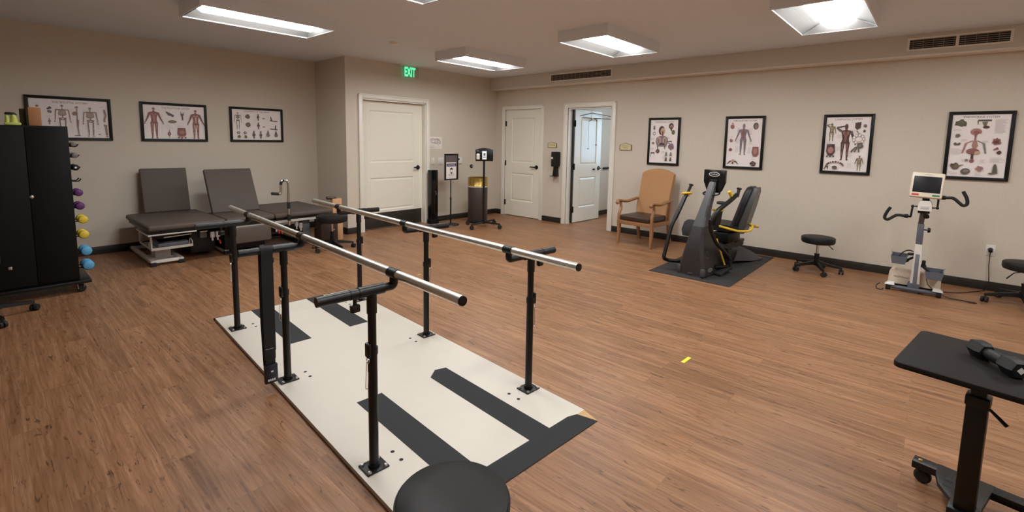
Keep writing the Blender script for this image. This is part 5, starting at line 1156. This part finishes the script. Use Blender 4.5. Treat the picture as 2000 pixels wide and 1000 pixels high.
def hookstrap(pts, hook, web=True):
    mb = MB()
    if web: mb.tube(pts, .014, seg=8, flat=.18)
    mb.tube(spline(hook, 5), .0045, seg=8); return mb.obj('hold_down_strap', 'rubber', parent=mc)
hookstrap([(.20, -.05, .04), (.27, -.035, .012), (.36, -.02, .006)], [(.355, -.02, .008), (.40, -.03, .008), (.455, -.03, .008), (.46, -.045, .008), (.42, -.055, .008), (.40, -.05, .008)])
hookstrap([(-.20, -.07, .05), (-.23, -.08, .07), (-.26, -.09, .06)], [(-.262, -.09, .062), (-.285, -.10, .04), (-.285, -.12, .012), (-.26, -.135, .006), (-.235, -.13, .01), (-.23, -.12, .02)], False)
# cord along the floor to the outlet
cd = [Vector((.19, .16, .03)), Vector((.24, .22, .008)), Vector((.36, .31, .006)), Vector((.46, .46, .006)), Vector((.545, .60, .006)), Vector((.575, .635, .05)), Vector((.572, .64, .15)), Vector((.562, .642, .26)), Vector((.56, .64, .36)), Vector((.56, .628, .405))]
MB().tube(spline(cd, 5), .004, seg=8).obj('power_cord', 'rubber', parent=mc)
MB().cyl((.56, .628, .415), (.56, .6625, .43), .016, r2=.021).obj('power_plug', 'gloss', parent=mc)

# ---------------------------------------------------------------- floor tape
tq = MB(); cx_, cy_ = 3.117, 1.152
tag(tq.box((-.055, -.012, 0), (.055, .012, .0008)).obj('floor_tape', 'tape', loc=(cx_, cy_, 0), rot=(0, 0, R_(-3)), smooth=False), 'short strip of bright yellow tape on the open floor', 'floor tape')
tag(MB().box((-.025, -.004, 0), (.025, .004, .0008)).obj('floor_tape', 'tape', loc=(3.10, 4.07, 0), rot=(0, 0, R_(2)), smooth=False), 'tiny yellow tape mark on the floor behind the right bar', 'floor tape')

# ---------------------------------------------------------------- light and render look
def area(name, loc, rot, sx, sy, power, col):
    l = bpy.data.lights.new(name, 'AREA'); l.shape = 'RECTANGLE'; l.size = sx; l.size_y = sy; l.energy = power; l.color = col
    o = bpy.data.objects.new(name, l); COL.objects.link(o); o.location = loc; o.rotation_euler = rot; return o
area('sideroom_lamp', (8.2, 3.5, 2.48), (0, 0, 0), 1.0, .5, 15, (1., .93, .85))
wd = bpy.data.worlds.new('world'); SC.world = wd; wd.use_nodes = True
wd.node_tree.nodes['Background'].inputs[0].default_value = (.5, .5, .55, 1); wd.node_tree.nodes['Background'].inputs[1].default_value = .02
SC.view_settings.view_transform = 'Standard'; SC.view_settings.look = 'None'; SC.view_settings.gamma = 1; SC.view_settings.use_curve_mapping = False
SC.view_settings.exposure = 0.0
SC.cycles.use_denoising = True
SC.cycles.max_bounces = 8; SC.cycles.diffuse_bounces = 5
SC.cycles.sample_clamp_indirect = 6
